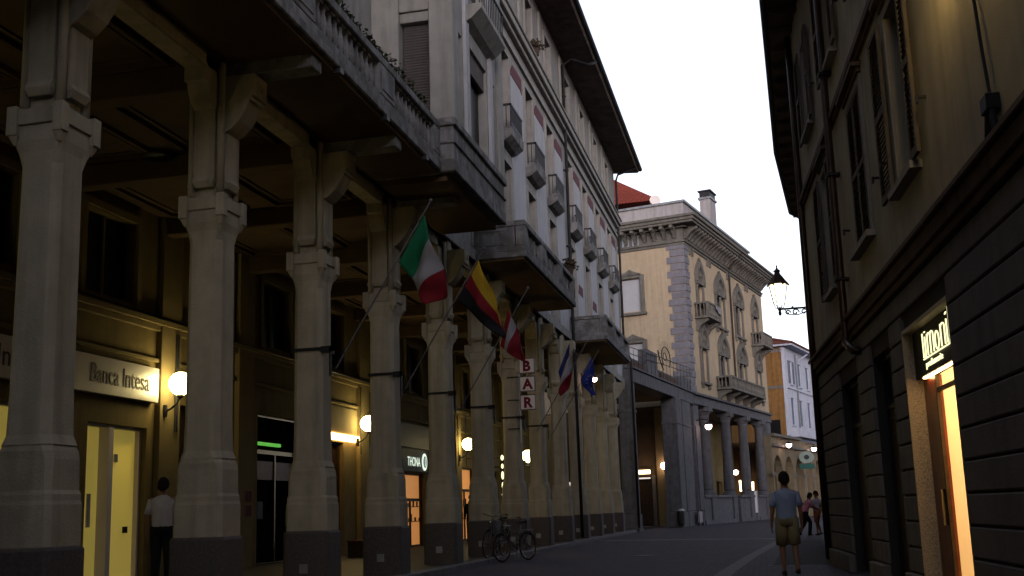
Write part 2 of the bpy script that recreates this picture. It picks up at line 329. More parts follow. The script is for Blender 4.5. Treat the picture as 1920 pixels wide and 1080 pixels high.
# column, built once at the origin (its centre on the pavement)
COLY = [y-.18 for y in (2.6, 6.05, 9.47, 12.8, 16.1, 19.5, 23.15, 26.7, 30.15, 33.6, 37.35, 40.8, 44.2, 47.55, 51.0)]
COLY = [2.6-3.45*k for k in range(10, 0, -1)] + COLY
def octo(hx, hy, c, z, cx=0, cy=0):
    return [(cx+x, cy+y, z) for x, y in ((hx-c,-hy),(hx,-hy+c),(hx,hy-c),(hx-c,hy),(-hx+c,hy),(-hx,hy-c),(-hx,-hy+c),(-hx+c,-hy))]
def make_column():
    o = MB().loft([octo(*a) for a in ((.30,.27,.09,1.98),(.262,.25,.085,2.08),(.25,.24,.08,2.5),(.24,.235,.08,4.84),(.245,.24,.03,4.97),(.272,.27,.012,5.08),(.272,.27,.012,5.26))]).build('column', M['column'], None)
    MB().loft([octo(.38,.31,.06,.11), octo(.38,.31,.06,.97), octo(.36,.29,.06,1.0)]).build('plinth', M['plinth'], o, bevel=.01)
    MB().loft([octo(*a) for a in ((.345,.28,.05,1.0),(.345,.28,.05,1.40),(.335,.272,.05,1.44),(.335,.272,.05,1.50),(.318,.262,.05,1.54),(.318,.262,.06,1.84),(.305,.27,.07,1.92),(.285,.26,.08,1.98))]).build('flared_base', M['column'], o)
    m = MB().box(-.30,.30,-.30,.30,5.25,5.42)
    for sx in (-1, 1):
        for sy in (-1, 1):
            m.box(min(sx*.21, sx*.33), max(sx*.21, sx*.33), min(sy*.21, sy*.33), max(sy*.21, sy*.33), 5.14, 5.45)
            m.loft([[(sx*.26+a*.055, sy*.26+b*.055, 5.14) for a, b in ((-1,-1),(1,-1),(1,1),(-1,1))], [(sx*.25+a*.02, sy*.25+b*.02, 5.04) for a, b in ((-1,-1),(1,-1),(1,1),(-1,1))]])
    m.build('collar', M['column'], o, bevel=.008)
    m = MB().box(-.19,.19,-.19,.19,5.42,7.36)
    for k in range(4):      # pads with rounded feet, and rolls at the corners
        a = k*math.pi/2; ca, sa = round(math.cos(a)), round(math.sin(a))
        def tr(x, y, z, ca=ca, sa=sa): return (x*ca - y*sa, x*sa + y*ca, z)
        mm = MB(tr); mm.loft([[(x, -y_, z) for x, z, y_ in ((-.15,7.36,.18),(.15,7.36,.18),(.15,7.36,.265),(-.15,7.36,.265))], [(x, -y_, z) for x, z, y_ in ((-.15,5.72,.18),(.15,5.72,.18),(.15,5.72,.265),(-.15,5.72,.265))], [(x, -y_, z) for x, z, y_ in ((-.15,5.62,.18),(.15,5.62,.18),(.15,5.64,.31),(-.15,5.64,.31))], [(x, -y_, z) for x, z, y_ in ((-.12,5.56,.18),(.12,5.56,.18),(.12,5.56,.27),(-.12,5.56,.27))]])
        off = len(m.v); m.v += mm.v; m.f += [tuple(i+off for i in f) for f in mm.f]
    m.build('upper_pier', M['column'], o)
    m = MB()
    for sx in (-1, 1):
        for sy in (-1, 1): m.tube([(sx*.205, sy*.205, 5.45), (sx*.205, sy*.205, 7.3)], .055, 8)
    m.build('corner_roll', M['column'], o, smooth=True)
    prof = [(.16,6.30),(.22,6.31),(.34,6.37),(.46,6.48),(.55,6.62),(.60,6.74),(.64,6.74),(.64,6.80),(.68,6.80),(.68,7.12),(.16,7.12)]
    con = MB().loft([[(p[0], y, p[1]) for p in prof] for y in (-.19, .19)]).build('console', M['column'], o, bevel=.01)
    MB().loft([[(.685, .05*math.cos(t), 6.96 + .07*math.sin(t)) for t in [k*math.pi/4 for k in range(8)]], [(.71, .03*math.cos(t), 6.96 + .045*math.sin(t)) for t in [k*math.pi/4 for k in range(8)]]]).build('roundel', M['column'], o)
    prof2 = [(.16,6.62),(.26,6.64),(.38,6.72),(.45,6.84),(.48,6.95),(.55,6.95),(.55,7.34),(.16,7.34)]
    for sgn in (-1, 1):
        MB().loft([[(x, sgn*p[0], p[1]) for p in prof2] for x in (-.16, .16)]).build('side_console', M['column'], o, bevel=.01)
    MB().box(.14, 1.50, -.16, .16, 7.12, 7.36).build('beam_end', M['concrete'], o, bevel=.015)
    return o
proto = make_column(); CX = -7.0
cols = []
for i, y in enumerate(COLY):
    c = proto if i == 0 else copy_tree(proto)
    c.location = (CX - X0, y, 0); c.parent = bl; cols.append(c)
for i, c in enumerate(cols):      # only the first balcony and the bay rest on projecting beam ends
    if COLY[i] > 22:
        for ch in list(c.children):
            if ch.name.startswith('beam_end'): bpy.data.objects.remove(ch)
# small square plaques on the near faces of the plinths
for y in COLY[12:]:
    MB().box(-7.08, -6.94, y-.322, y-.31, .36, .5).build('plaque', 'metal_grey', None).parent = bl
    bpy.context.scene.collection.objects[-1] if False else None
for o in list(bl.children):
    if o.name.startswith('plaque'): o.matrix_parent_inverse = Matrix.Translation((-X0, 0, 0))

P_ = lambda mb, n, m, **k: part(mb, n, m, bl, **k)
# arcade ceiling with beams and coffers, lintels between the columns
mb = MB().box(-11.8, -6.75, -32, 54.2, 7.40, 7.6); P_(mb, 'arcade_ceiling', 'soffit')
mb = MB()
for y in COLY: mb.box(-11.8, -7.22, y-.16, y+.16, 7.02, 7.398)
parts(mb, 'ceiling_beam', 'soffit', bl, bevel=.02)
mb = MB()
for a, b in zip(COLY, COLY[1:]):
    for x0, x1 in ((-11.6, -9.6), (-9.3, -7.4)):
        for t in (0, .16):      # stepped coffer frames
            u0, u1, v0, v1, z = x0+.12+t, x1-.12-t, a+.32+t, b-.32-t, 7.33+t*.25
            for q in ((u0, u1, v0, v0+.07), (u0, u1, v1-.07, v1), (u0, u0+.07, v0+.07, v1-.07), (u1-.07, u1, v0+.07, v1-.07)): mb.box(*q, z, 7.397)
stuff(P_(mb, 'coffer_moulding', 'soffit'))
mb = MB().box(-7.16, -6.84, -32, 54.2, 7.14, 7.395); P_(mb, 'arcade_lintel', 'column', bevel=.02)
mb = MB().lathe(-9.7, 15.6, [(.26, 7.36), (.26, 7.32), (.2, 7.30)], 20); P_(mb, 'ceiling_grille', 'metal_black')

# upper facade
ROWU = [-27.6+3.45*k for k in range(13)]; ROWU = [u for u in ROWU if u < 17.5]
UB = ROWU + [25.05, 28.5, 31.95, 35.4, 39.4, 43.0, 46.6, 50.3]
UC = ROWU + [18.4, 21.8, 25.4, 28.9, 32.4, 35.65, 39.6, 43.2, 46.9, 50.5]
rowA = [(u, u+1.15, 7.75, 11.2) for u in UB]; rowB = [(u, u+1.15, 11.95, 14.7) for u in UB]; rowC = [(u, u+1.05, 16.5, 18.15) for u in UC]
ZT = 18.9
mb = MB(LF); wall(mb, -32, 54.2, 7.4, ZT, .45, rowA + rowB + rowC); P_(mb, 'wall', 'facade')
mb = MB(); mb.box(-14, -7.2, 53.9, 54.2, 7.4, ZT); mb.box(-14, -7.2, -32, -31.7, 0, ZT); P_(mb, 'end_wall', 'facade')
for i, (u0, u1, z0, z1) in enumerate(rowA + rowB + rowC):
    vis = u0 > 3 or i % 2 == 0
    if u0 < 3: 
        part(MB(LF).box(u0, u1, -.34, -.3, z0, z1), 'window', 'glass', bl); continue
    wn = part(MB(LF).box(u0+.07, u1-.07, -.36, -.33, z0+.06, z1-.07), 'window', 'dark_glass', bl)
    fr_ = MB(LF)
    for q in ((u0, u0+.07, z0, z1), (u1-.07, u1, z0, z1), (u0+.07, u1-.07, z1-.07, z1), (u0+.07, u1-.07, z0, z0+.06), ((u0+u1)/2-.03, (u0+u1)/2+.03, z0+.06, z1-.07)): fr_.box(q[0], q[1], -.37, -.29, q[2], q[3])
    part(fr_, 'frame', 'wood_dark', wn)
    tr_ = MB(LF); tr_.box(u0-.14, u0-.01, 0, .05, z0, z1+.16); tr_.box(u1+.01, u1+.14, 0, .05, z0, z1+.16); tr_.box(u0-.01, u1+.01, 0, .05, z1+.01, z1+.16)
    part(tr_, 'surround', 'trim', wn)
    if i >= len(rowA) and i < len(rowA)+len(rowB):
        # balconette: tapered stone trough, iron rail
        b = part(MB(LF).loft([[(u0-.1, 0, 11.64), (u1+.25, 0, 11.64), (u1+.25, .16, 11.68), (u0-.1, .16, 11.68)], [(u0-.1, 0, 11.80), (u1+.25, 0, 11.80), (u1+.25, .36, 11.82), (u0-.1, .36, 11.82)], [(u0-.1, 0, 12.08), (u1+.25, 0, 12.08), (u1+.25, .38, 12.08), (u0-.1, .38, 12.08)]]), 'balconette', 'concrete', bl)
        r_ = MB(LF); r_.box(u0-.08, u1+.23, .3, .36, 12.72, 12.78); r_.box(u0-.08, u1+.23, .31, .35, 12.16, 12.20)
        for uu in (u0-.06, u1+.21): r_.box(uu-.02, uu+.02, 0, .36, 12.72, 12.78)
        k = u0-.06
        while k < u1+.23: r_.box(k-.011, k+.011, .315, .345, 12.08, 12.72); k += .13
        for uu in (u0-.06, u1+.21):
            for ww in (.08, .2): r_.box(uu-.011, uu+.011, ww-.011, ww+.011, 12.08, 12.72)
        part(r_, 'railing', 'metal_dark', b)
    if i >= len(rowA)+len(rowB):
        part(MB(LF).box(u0-.12, u1+.12, 0, .12, z0-.12, z0-.01), 'sill', 'trim', wn)
        if random.random() < .5 and u0 > 25:     # half-lowered blind
            part(MB(LF).box(u0+.07, u1-.07, -.32, -.30, z1-.3-random.random()*.8, z1-.07), 'blind', 'pale_blind', wn)
    if i < len(rowA) and random.random() < .6:
        part(MB(LF).box(u0+.07, u1-.07, -.32, -.30, z1-1.0-random.random(), z1-.07), 'blind', 'shutter_grey', wn)
# white render panels with red heads between the windows
for a in [u for u in UB if u >= 25]:
    p0, p1 = a+1.38, a+3.1
    if p1 > 53.9: p1 = 53.6
    p = part(MB(LF).box(p0, p1, 0, .035, 7.7, 14.28), 'white_panel', 'white_panel', bl)
    part(MB(LF).loft([[(p0, w_, 14.30), (p1-.45, w_, 14.30), (p1-.2, w_, 14.18), (p1-.2, w_, 14.72), (p0+.35, w_, 14.72)] for w_ in (0, .045)]), 'red_head', 'red_panel', p)
    if a > 34: part(MB(LF).loft([[(p0+.1, w_, 9.62), (p1-.5, w_, 9.62), (p1-.5, w_, 10.0), (p0+.3, w_, 10.0)] for w_ in (.03, .05)]), 'red_tile', 'red_panel', p)
# thin vertical pilasters, string courses
mb = MB(LF)
for a in UC:
    if a > 24: mb.box(a-1.0, a-.72, 0, .07, 16.2, 18.6)
parts(mb, 'pilaster_strip', 'trim', bl)
mb = MB(LF); mb.box(-32, 54.2, 0, .16, 15.62, 15.76); mb.box(-32, 54.25, 0, .28, 15.76, 15.98); mb.box(-32, 54.25, 0, .34, 15.98, 16.06); P_(mb, 'string_course', 'trim', bevel=.02)
mb = MB(LF); mb.box(-32, 54.2, 0, .09, 15.1, 15.26); P_(mb, 'lower_string_course', 'trim')
mb = MB(LF); mb.box(-32, 54.2, 0, .07, 7.4, 7.68); P_(mb, 'floor_band', 'trim')
# eaves
mb = MB(); mb.loft([[(-7.4, y, 18.9), (-5.52, y, 18.78), (-5.46, y, 18.86), (-5.46, y, 19.02), (-7.4, y, 19.16)] for y in (-33, 54.9)]); P_(mb, 'eaves', 'eave_wood')
mb = MB()
for k in range(-20, 50):
    y = 4+k*1.05
    mb.loft([[(-6.75, y, 18.74), (-5.62, y, 18.68), (-5.58, y, 18.80), (-6.75, y, 18.90)], [(-6.75, y+.1, 18.74), (-5.62, y+.1, 18.68), (-5.58, y+.1, 18.80), (-6.75, y+.1, 18.90)]]) if False else None
mb = MB(); mb.loft([[(-5.40+.11*math.cos(t), y, 18.98+.11*math.sin(t)) for t in [math.pi+k*math.pi/6 for k in range(7)]] + [(-5.30, y, 19.02), (-5.50, y, 19.02)] for y in (-33, 55.0)]); P_(mb, 'gutter', 'metal_black')
mb = MB(); mb.loft([[(-5.45, y, 19.03), (-14, y, 21.6), (-14, y, 21.4), (-5.45, y, 18.98)] for y in (-33, 54.9)]); P_(mb, 'roof', 'terracotta')
# downpipes
mb = MB(); mb.tube([(-5.45, 39.9, 18.75), (-5.7, 39.4, 18.45), (-6.3, 38.9, 18.55), (-6.62, 38.8, 18.3), (-6.62, 38.8, 8.6), (-6.62, 38.85, 5.0), (-6.60, 38.85, .2)], .06, 8); P_(mb, 'downpipe', 'metal_black', smooth=True)
mb = MB(); mb.tube([(-5.5, 54.0, 18.8), (-6.5, 54.0, 18.5), (-6.62, 54.05, 18.2), (-6.62, 54.05, 9.5), (-6.3, 54.0, 8.6), (-6.3, 54.0, .2)], .06, 8); P_(mb, 'downpipe', 'metal_black', smooth=True)
mb = MB()
for z in (17, 14, 11, 8.8):
    mb.box(-6.75, -6.54, 38.72, 38.88, z, z+.05)
parts(mb, 'pipe_clamp', 'metal_dark', bl)

# bay window above the fourth column
BX = -5.13
mb = MB(); 
bayS = frame((BX, 0), (0, 1), (1, 0))
bay = part(MB().box(-6.75, BX, 18.0, 22.0, 7.36, 7.62), 'bay_window', 'concrete', bl, bevel=.02)
b_ = MB(); b_.box(-6.72, BX-.03, 18.03, 21.97, 7.62, 8.24); part(b_, 'parapet', 'concrete', bay)
b_ = MB(); b_.box(-6.75, BX+.03, 17.97, 22.03, 8.24, 8.38); b_.box(-6.73, BX+.01, 17.99, 22.01, 7.90, 7.95); part(b_, 'parapet_coping', 'concrete', bay, bevel=.015)
b_ = MB(bayS); wall(b_, 18.42, 21.58, 8.38, 15.6, .25, [(18.52, 18.86, 8.5, 10.35), (19.25, 20.75, 8.5, 10.4), (21.14, 21.48, 8.5, 10.35), (18.52, 18.86, 11.5, 13.9), (19.25, 20.75, 11.5, 13.9), (21.14, 21.48, 11.5, 13.9)], w0=-.06); part(b_, 'bay_wall', 'trim', bay)
b_ = MB()
for x0, x1, y0, y1 in ((-5.60, BX, 18.0, 18.42), (-5.60, BX, 21.58, 22.0), (-6.75, -6.20, 18.0, 18.42), (-6.75, -6.2, 21.58, 22)): b_.box(x0, x1, y0, y1, 8.38, 15.6)
parts(b_, 'pilaster', 'trim', bay, bevel=.02)
b_ = MB()
for y0, y1 in ((18.93, 19.03), (20.93, 21.03), (19.1, 19.18), (20.83, 20.9)): b_.box(BX-.07, BX+.01, y0, y1, 8.38, 15.6)
parts(b_, 'rib', 'white_panel', bay)
b_ = MB(); b_.box(-6.2, -5.6, 18.1, 18.3, 10.42, 10.62); b_.box(-6.2, -5.6, 18.05, 18.3, 10.62, 11.0); b_.box(-6.2, -5.6, 18.1, 18.3, 11.0, 11.15); b_.box(-6.2, -5.6, 18.1, 18.3, 14, 15.6); b_.box(-6.2, -5.6, 18.05, 18.3, 8.38, 8.46); parts(b_, 'spandrel', 'trim', bay, bevel=.012)
b_ = MB(); b_.box(-6.2, -5.6, 21.6, 21.8, 8.38, 15.6); part(b_, 'bay_wall', 'trim', bay)
for z0, z1 in ((8.46, 10.42), (11.15, 14.0)):
    b_ = MB(); z = z0
    while z < z1 - .01: b_.loft([[(-6.17, 18.26, z), (-5.63, 18.26, z), (-5.63, 18.30, z), (-6.17, 18.30, z)], [(-6.17, 18.235, z+.03), (-5.63, 18.235, z+.03), (-5.63, 18.30, z+.03), (-6.17, 18.30, z+.03)], [(-6.17, 18.25, z+.052), (-5.63, 18.25, z+.052), (-5.63, 18.30, z+.052), (-6.17, 18.30, z+.052)]]); z += .056
    part(b_, 'roller_shutter', 'shutter_grey', bay)
    b_ = MB(bayS)
    for u0, u1 in ((18.52, 18.86), (19.25, 20.75), (21.14, 21.48)): b_.box(u0, u1, -.28, -.25, z0, z1)
    part(b_, 'bay_glass', 'dark_glass', bay)
b_ = MB(bayS); b_.box(19.25, 20.75, -.2, -.12, 9.95, 10.4); part(b_, 'awning_box', 'shutter_grey', bay)
b_ = MB(bayS); b_.loft([[(19.0, -.06, 10.72), (21.0, -.06, 10.72), (21.0, .1, 10.8), (19.0, .1, 10.8)], [(19.0, -.06, 11.0), (21.0, -.06, 11.0), (21.0, .32, 11.0), (19.0, .32, 11.0)], [(19.0, -.06, 11.1), (21.0, -.06, 11.1), (21.0, .32, 11.1), (19.0, .32, 11.1)]]); part(b_, 'balconette', 'trim', bay)
b_ = MB(bayS); b_.box(19.0, 21.0, .25, .3, 11.75, 11.8)
for k in range(14): b_.box(19.03+k*.147, 19.05+k*.147, .265, .285, 11.1, 11.75)
part(b_, 'railing', 'metal_dark', bay)
b_ = MB(); b_.box(-6.75, BX+.12, 17.9, 22.1, 15.6, 15.9); part(b_, 'bay_cornice', 'trim', bay, bevel=.03)
b_ = MB(); b_.box(-6.6, BX-.2, 18.15, 21.85, 7.24, 7.36); part(b_, 'bay_soffit', 'soffit', bay)

# balconies with stone balusters
def baluster_mesh():
    m = MB(); m.box(-.07,.07,-.07,.07,0,.04); m.lathe(0, 0, [(.045,.04),(.038,.07),(.062,.16),(.066,.20),(.05,.30),(.034,.38),(.034,.42),(.05,.46)], 8); m.box(-.065,.065,-.065,.065,.46,.50)
    return m
bal_me = [None]
def balcony(y0, y1, xo, z0, lattice=False, posts=(), zt=None, near_face=False, name='balcony'):
    b = part(MB().box(X0+.02, xo+.04, y0, y1, z0, z0+.16), name, 'concrete', bl, bevel=.02)
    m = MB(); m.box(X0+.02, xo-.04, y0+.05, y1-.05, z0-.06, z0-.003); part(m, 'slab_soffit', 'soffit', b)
    z1 = z0+.30
    m = MB(); m.box(xo-.22, xo+.01, y0+.02, y1-.02, z0+.163, z1); m.box(X0, xo-.222, y0+.02, y0+.24, z0+.163, z1); m.box(X0, xo-.222, y1-.24, y1-.02, z0+.163, z1); part(m, 'bottom_rail', 'concrete', b, bevel=.01)
    ztop = z0+.80
    m = MB(); m.box(xo-.24, xo+.03, y0, y1, ztop, ztop+.14); m.box(X0, xo-.242, y0, y0+.26, ztop, ztop+.14); m.box(X0, xo-.242, y1-.26, y1, ztop, ztop+.14); part(m, 'top_rail', 'concrete', b, bevel=.015)
    occ = []
    for p in (y0+.16, *posts, y1-.16):
        pw = .34 if p in posts else .15
        m = MB(); m.box(xo-.22, xo+.02, p-pw, p+pw, z1, ztop); m.box(xo+.02, xo+.035, p-pw+.07, p+pw-.07, z1+.08, ztop-.08); part(m, 'post', 'concrete', b, bevel=.01); occ.append((p-pw-.05, p+pw+.05))
    y = y0+.4
    while y < y1-.35:
        if not any(a < y < c for a, c in occ) and y > 9.5:
            if not lattice:
                if bal_me[0] is None: bal_me[0] = baluster_mesh().build('baluster', 'concrete', None, smooth=False).data; bpy.data.objects.remove([o for o in bpy.data.objects if o.data == bal_me[0]][0])
                q = bpy.data.objects.new('baluster', bal_me[0]); COL.objects.link(q); q.parent = b; q.location = (xo-.10, y, z1)
            else:
                pass
        y += .205
    if lattice:
        m = MB(); n = int((y1-y0-.6)/.42)
        for k in range(n):
            a = y0+.34+k*.42
            if any(c0 < a+.2 < c1 for c0, c1 in occ): continue
            for (p, q) in (((a, z1), (a+.38, ztop)), ((a, ztop), (a+.38, z1))): m.tube([(xo-.1, p[0], p[1]), (xo-.1, q[0], q[1])], .035, 5)
            m.box(xo-.14, xo-.06, a-.03, a+.01, z1, ztop)
        stuff(part(m, 'pierced_panel', 'concrete', b))
    m = MB()       # solid returns towards the wall, with a recessed panel
    for ya, s_ in ((y0+.04, -1), (y1-.04, 1)):
        m.box(X0, xo-.25, min(ya, ya+s_*-.12), max(ya, ya+s_*-.12), z1, ztop)
        for q in ((X0+.1, X0+.16, z1, ztop), (xo-.5, xo-.44, z1, ztop), (X0+.16, xo-.5, ztop-.1, ztop-.04), (X0+.16, xo-.5, z1+.04, z1+.1)): m.box(q[0], q[1], min(ya, ya+s_*.02), max(ya, ya+s_*.02), q[2], q[3])
    parts(m, 'side_panel', 'concrete', b)
    return b
balcony(2.0, 17.95, -5.42, 7.36, posts=(5.0, 9.0, 12.0, 15.15))
balcony(25.1, 32.3, -5.42, 7.40, lattice=True, posts=(27.5, 29.9))
balcony(39.0, 45.95, -5.42, 7.40, lattice=True, posts=(41.3, 43.6))
# drip stains / broken edge stones under the first balcony
for y in (13.1, 15.0, 17.0):
    part(MB().box(-5.5, -5.36, y, y+.12, 7.28, 7.36), 'drip_spout', 'metal_dark', bl)

# back wall of the arcade with shop openings
BW = -11.8
BF = frame((BW, 0), (0, 1), (1, 0))
shops = [(-20, -17, .12, 3.0), (-9, -6.5, .12, 3), (1.5, 4.5, .12, 3.0), (8.2, 10.6, .12, 3.0), (11.8, 15.35, .12, 3.2), (16.95, 18.85, .12, 3.03), (20.0, 20.9, .12, 3.6), (23.6, 26.2, .12, 3.72), (27.0, 29.0, .12, 3.3), (31.2, 33.6, .12, 2.6), (34.3, 36.6, .12, 2.6), (38.4, 39.6, .12, 3.0), (41.2, 43.4, .12, 3.0), (45, 47.5, .12, 3), (49, 51.5, .12, 3)]
upw = [(a, a+1.6, 5.42, 7.0) for a in (-8.5, -1.6, 3.0, 6.4, 9.8, 13.2, 16.65, 20.5, 23.75, 27.3, 31, 34.6, 38, 41.6, 45, 48.5)]
mb = MB(BF); wall(mb, -32, 54.2, .0, 7.40, .35, shops+upw); P_(mb, 'arcade_back_wall', 'backwall')
mb = MB(BF); mb.box(-32, 54.2, 0, .10, 5.0, 5.12); mb.box(-32, 54.2, 0, .16, 5.12, 5.24); mb.box(-32, 54.2, 0, .08, 4.36, 4.44); P_(mb, 'inner_cornice', 'backtrim', bevel=.012)
for a, b, c, d in upw:
    if a < 5: continue
    wn = part(MB(BF).box(a, b, -.25, -.2, c, d), 'mezzanine_window', 'dark_glass', bl)
    m = MB(BF); m.box(a-.16, a-.02, 0, .07, c-.1, d+.16); m.box(b+.02, b+.16, 0, .07, c-.1, d+.16); m.box(a-.02, b+.02, 0, .07, d+.02, d+.16); m.box((a+b)/2-.03, (a+b)/2+.03, -.2, -.15, c, d); part(m, 'window_surround', 'backtrim', wn)
mb = MB(BF)
for a in (11.1, 19.1, 22.4, 30.0, 37.2, 40.2, 48.0, 6.8, 1.0):
    mb.box(a, a+.75, 0, .13, .12, 7.395)
parts(mb, 'wall_pilaster', 'backtrim', bl, bevel=.01)
mb = MB()
for y in (19.6, 19.68, 29.95, 40.35, 41.5): mb.tube([(BW+.17, y, 3.0), (BW+.17, y, 5.0)], .02, 6)
mb.tube([(BW+.12, 15.6, 5.30), (BW+.12, 19.3, 5.28), (BW+.2, 23, 5.2), (BW+.15, 29.8, 5.22), (BW+.15, 41, 5.2)], .018, 5)
for y in (38.6, 38.9, 39.3): mb.tube([(BW+.3, y, .1), (BW+.3, y, 4.9)], .03, 6)
P_(mb, 'cable_run', 'metal_dark')
# shop interiors (dark rooms behind the openings)
mb = MB(); mb.box(-15.2, -15.1, -32, 54, 0, 4.2); mb.box(-15.1, -12.15, -32, 54, 4.1, 4.2); P_(mb, 'shop_room', 'wood_dark')
def shopdoor(a, b, z1, kind):
    d = part(MB(BF).box(a+.06, b-.06, -.24, -.22, .16, z1-.06), 'shop_door', {'bank': 'door_light', 'dark': 'dark_room', 'warm': 'warm_room', 'wood': 'wood_dark'}[kind], bl)
    m = MB(BF); fm = {'bank': 'sign_white', 'dark': 'chrome', 'warm': 'wood_dark', 'wood': 'wood_dark'}[kind]
    for q in ((a, a+.06, .12, z1), (b-.06, b, .12, z1), (a+.06, b-.06, z1-.06, z1), (a+.06, b-.06, .12, .17)): m.box(q[0], q[1], -.30, -.12, q[2], q[3])
    if kind == 'bank' and a > 16: m.box(17.62, 17.76, -.27, .0, .17, z1-.06); m.box(17.12, 17.16, -.2, -.16, .17, z1-.06)
    if kind in ('dark', 'warm'): m.box(a+.06, b-.06, -.26, -.16, z1-.95, z1-.85); m.box((a+b)/2-.03, (a+b)/2+.03, -.26, -.16, .17, z1-.95)
    part(m, 'door_frame', fm, d)
    return d
for (a, b, _, z1) in shops:
    kind = 'bank' if abs(a-16.95) < .1 or abs(a-11.8) < .1 else 'warm' if abs(a-34.3) < .1 or abs(a-41.2) < .1 else 'dark' if abs(a-23.6) < .1 or abs(a-31.2) < .1 else 'wood'
    d = shopdoor(a, b, z1, kind)
    if abs(a-16.95) < .1:
        part(MB(BF).box(17.30, 17.42, -.215, -.205, 1.15, 1.75), 'notice', 'sign_white', d); part(MB(BF).box(18.45, 18.55, -.21, -.16, 1.02, 1.14), 'door_lock', 'metal_black', d)
        part(MB(BF).box(18.1, 18.2, -.215, -.19, 2.35, 2.5), 'round_vent', 'metal_grey', d); part(MB(BF).box(17.92, 17.97, -.21, -.17, 1.3, 1.5), 'door_handle', 'metal_black', d)
    if abs(a-11.8) < .1: part(MB(BF).box(11.9, 15.3, -.21, -.2, 1.25, 2.15), 'window_banner', 'banner', d)
    if abs(a-23.6) < .1:
        part(MB(BF).box(23.95, 25.2, -.215, -.15, 2.98, 3.06), 'neon_strip', 'neon_green', d); part(MB(BF).box(23.66, 26.1, -.21, -.19, 2.15, 2.6), 'red_transom', 'wood_red', d)
        part(MB().ball((BW-.5, 24.7, 1.55), .035, 8), 'candle_light', 'small_bulb', d); part(MB().ball((BW-.5, 25.3, 3.4), .03, 8), 'ceiling_spot', 'small_bulb', d)
for a, b in ((34.3, 36.6), (41.2, 43.4)):
    m = MB(BF); rr = random.Random(int(a))
    for z in (.95, 1.45): m.box(a+.12, b-.12, -.20, -.14, z, z+.025)
    k = a+.2
    while k < b-.2: h = rr.uniform(.08, .3); zz = rr.choice((.975, 1.475)); m.box(k, k+rr.uniform(.05, .12), -.19, -.15, zz, zz+h); k += rr.uniform(.12, .3)
    stuff(part(m, 'window_display', 'wood_dark', bl))
for y, z in ((24.0, 1.2), (25.6, 1.0)): part(MB(BF).box(y, y+.3, -.205, -.19, z, z+.42), 'poster', 'banner' if y < 25 else 'pale_disc', bl)
for z in (2.35, 2.02): part(MB(BF).box(22.75, 23.05, .13, .145, z-.75, z-.5), 'wall_plate', 'red_panel', bl)
# fascia boards
part(MB(BF).box(27.0, 30.0, 0, .1, 3.35, 3.52), 'fascia_light', 'shop_light', bl)
part(MB(BF).box(27.0, 29.95, 0, .06, 3.56, 4.3), 'fascia', 'backtrim', bl)
part(MB(BF).box(30.9, 37.0, 0, .10, 3.45, 4.25), 'fascia', 'wood_dark', bl)
part(MB(BF).box(30.9, 37.0, 0, .05, 2.65, 3.43), 'sign_board', 'metal_black', bl)

# continuing wall mass so the passage end and roof space are closed
mb = MB(); mb.box(-15.3, -12.2, 53.9, 54.2, 0, 7.38); P_(mb, 'passage_wall', 'backwall')

# ------------------------------------------------------------------ signs, lamps and flags under and on the arcade
RW = (math.pi/2, 0, math.pi/2)     # faces the street from the left
def sign_box(y0, y1, z0, z1, label):
    s_ = MB().box(0, .14, 0, y1-y0, 0, z1-z0).build('bank_sign', 'sign_white', None, bevel=.01, loc=(BW+.02, y0, z0))
    return tag(s_, label, 'sign', 'bank signs under the arcade')
s1 = sign_box(15.45, 18.98, 3.53, 4.22, 'pale bank sign with brown lettering above the lit yellow glass door')
text('lettering', 'Banca Intesa', .50, 'sign_text', (.146, 1.28, .20), RW, s1, sx=.76)
s2 = sign_box(11.3, 15.3, 3.53, 4.22, 'pale bank sign over a window with a navy banner, cut by the nearest column')
text('lettering', 'Banca Intesa', .50, 'sign_text', (.146, 1.80, .20), RW, s2, sx=.92)
t = empty('shop_lettering', (BW+.12, 31.1, 2.78), 0, 'white glowing letters between two round logos over the warm lit door', 'sign')
def logo(y, p):
    o = MB().loft([[(x, .26*math.cos(a), .17+.30*math.sin(a)) for a in [k*math.pi/12 for k in range(24)]] for x in (0, .03)]).build('logo', 'logo_white', p, loc=(0, y, .05))
    MB().loft([[(x, .17*math.cos(a), .17+.20*math.sin(a)) for a in [k*math.pi/12 for k in range(24)]] for x in (.031, .036)]).build('logo_disc', 'lit_blue', o)
    MB().box(.037, .042, -.03, .03, .02, .32).build('logo_mark', 'logo_white', o)
logo(.05, t); logo(5.05, t)
text('lettering', 'V', .52, 'logo_white', (0, .50, .02), RW, t, sx=1.0)
text('lettering', 'THONA', .44, 'logo_white', (0, 3.25, .05), RW, t, sx=.86)

def globe_lamp(name, x, y, z, r, wallx, label, mt='globe', group='globe lamps on curved brackets', dirn=(-1, 0)):
    t = empty(name, (x, y, z), 0, label, 'lamp', group)
    MB().ball((0, 0, 0), r, 20).build('globe', mt, t, smooth=True)
    L = abs(wallx); dx, dy = dirn
    m = MB(); m.tube([(0, 0, -r-.02), (dx*L*.2, dy*L*.2, -r-.16), (dx*L*.6, dy*L*.6, -r-.26), (dx*L*.9, dy*L*.9, -r-.30), (dx*L, dy*L, -r-.30)], .022, 8); m.lathe(0, 0, [(.03, -r-.06), (.07, -r-.02), (.07, -r+.03)], 10)
    m.build('bracket', 'metal_black', t)
    MB().lathe(dx*L, dy*L, [(.05, -r-.42), (.06, -r-.3), (.05, -r-.18)], 8).build('wall_plate', 'metal_black', t)
    return t
globe_lamp('globe_lamp', -11.32, 19.25, 3.93, .235, .34, 'large lit globe lamp beside the bank sign, half hidden by the second column')
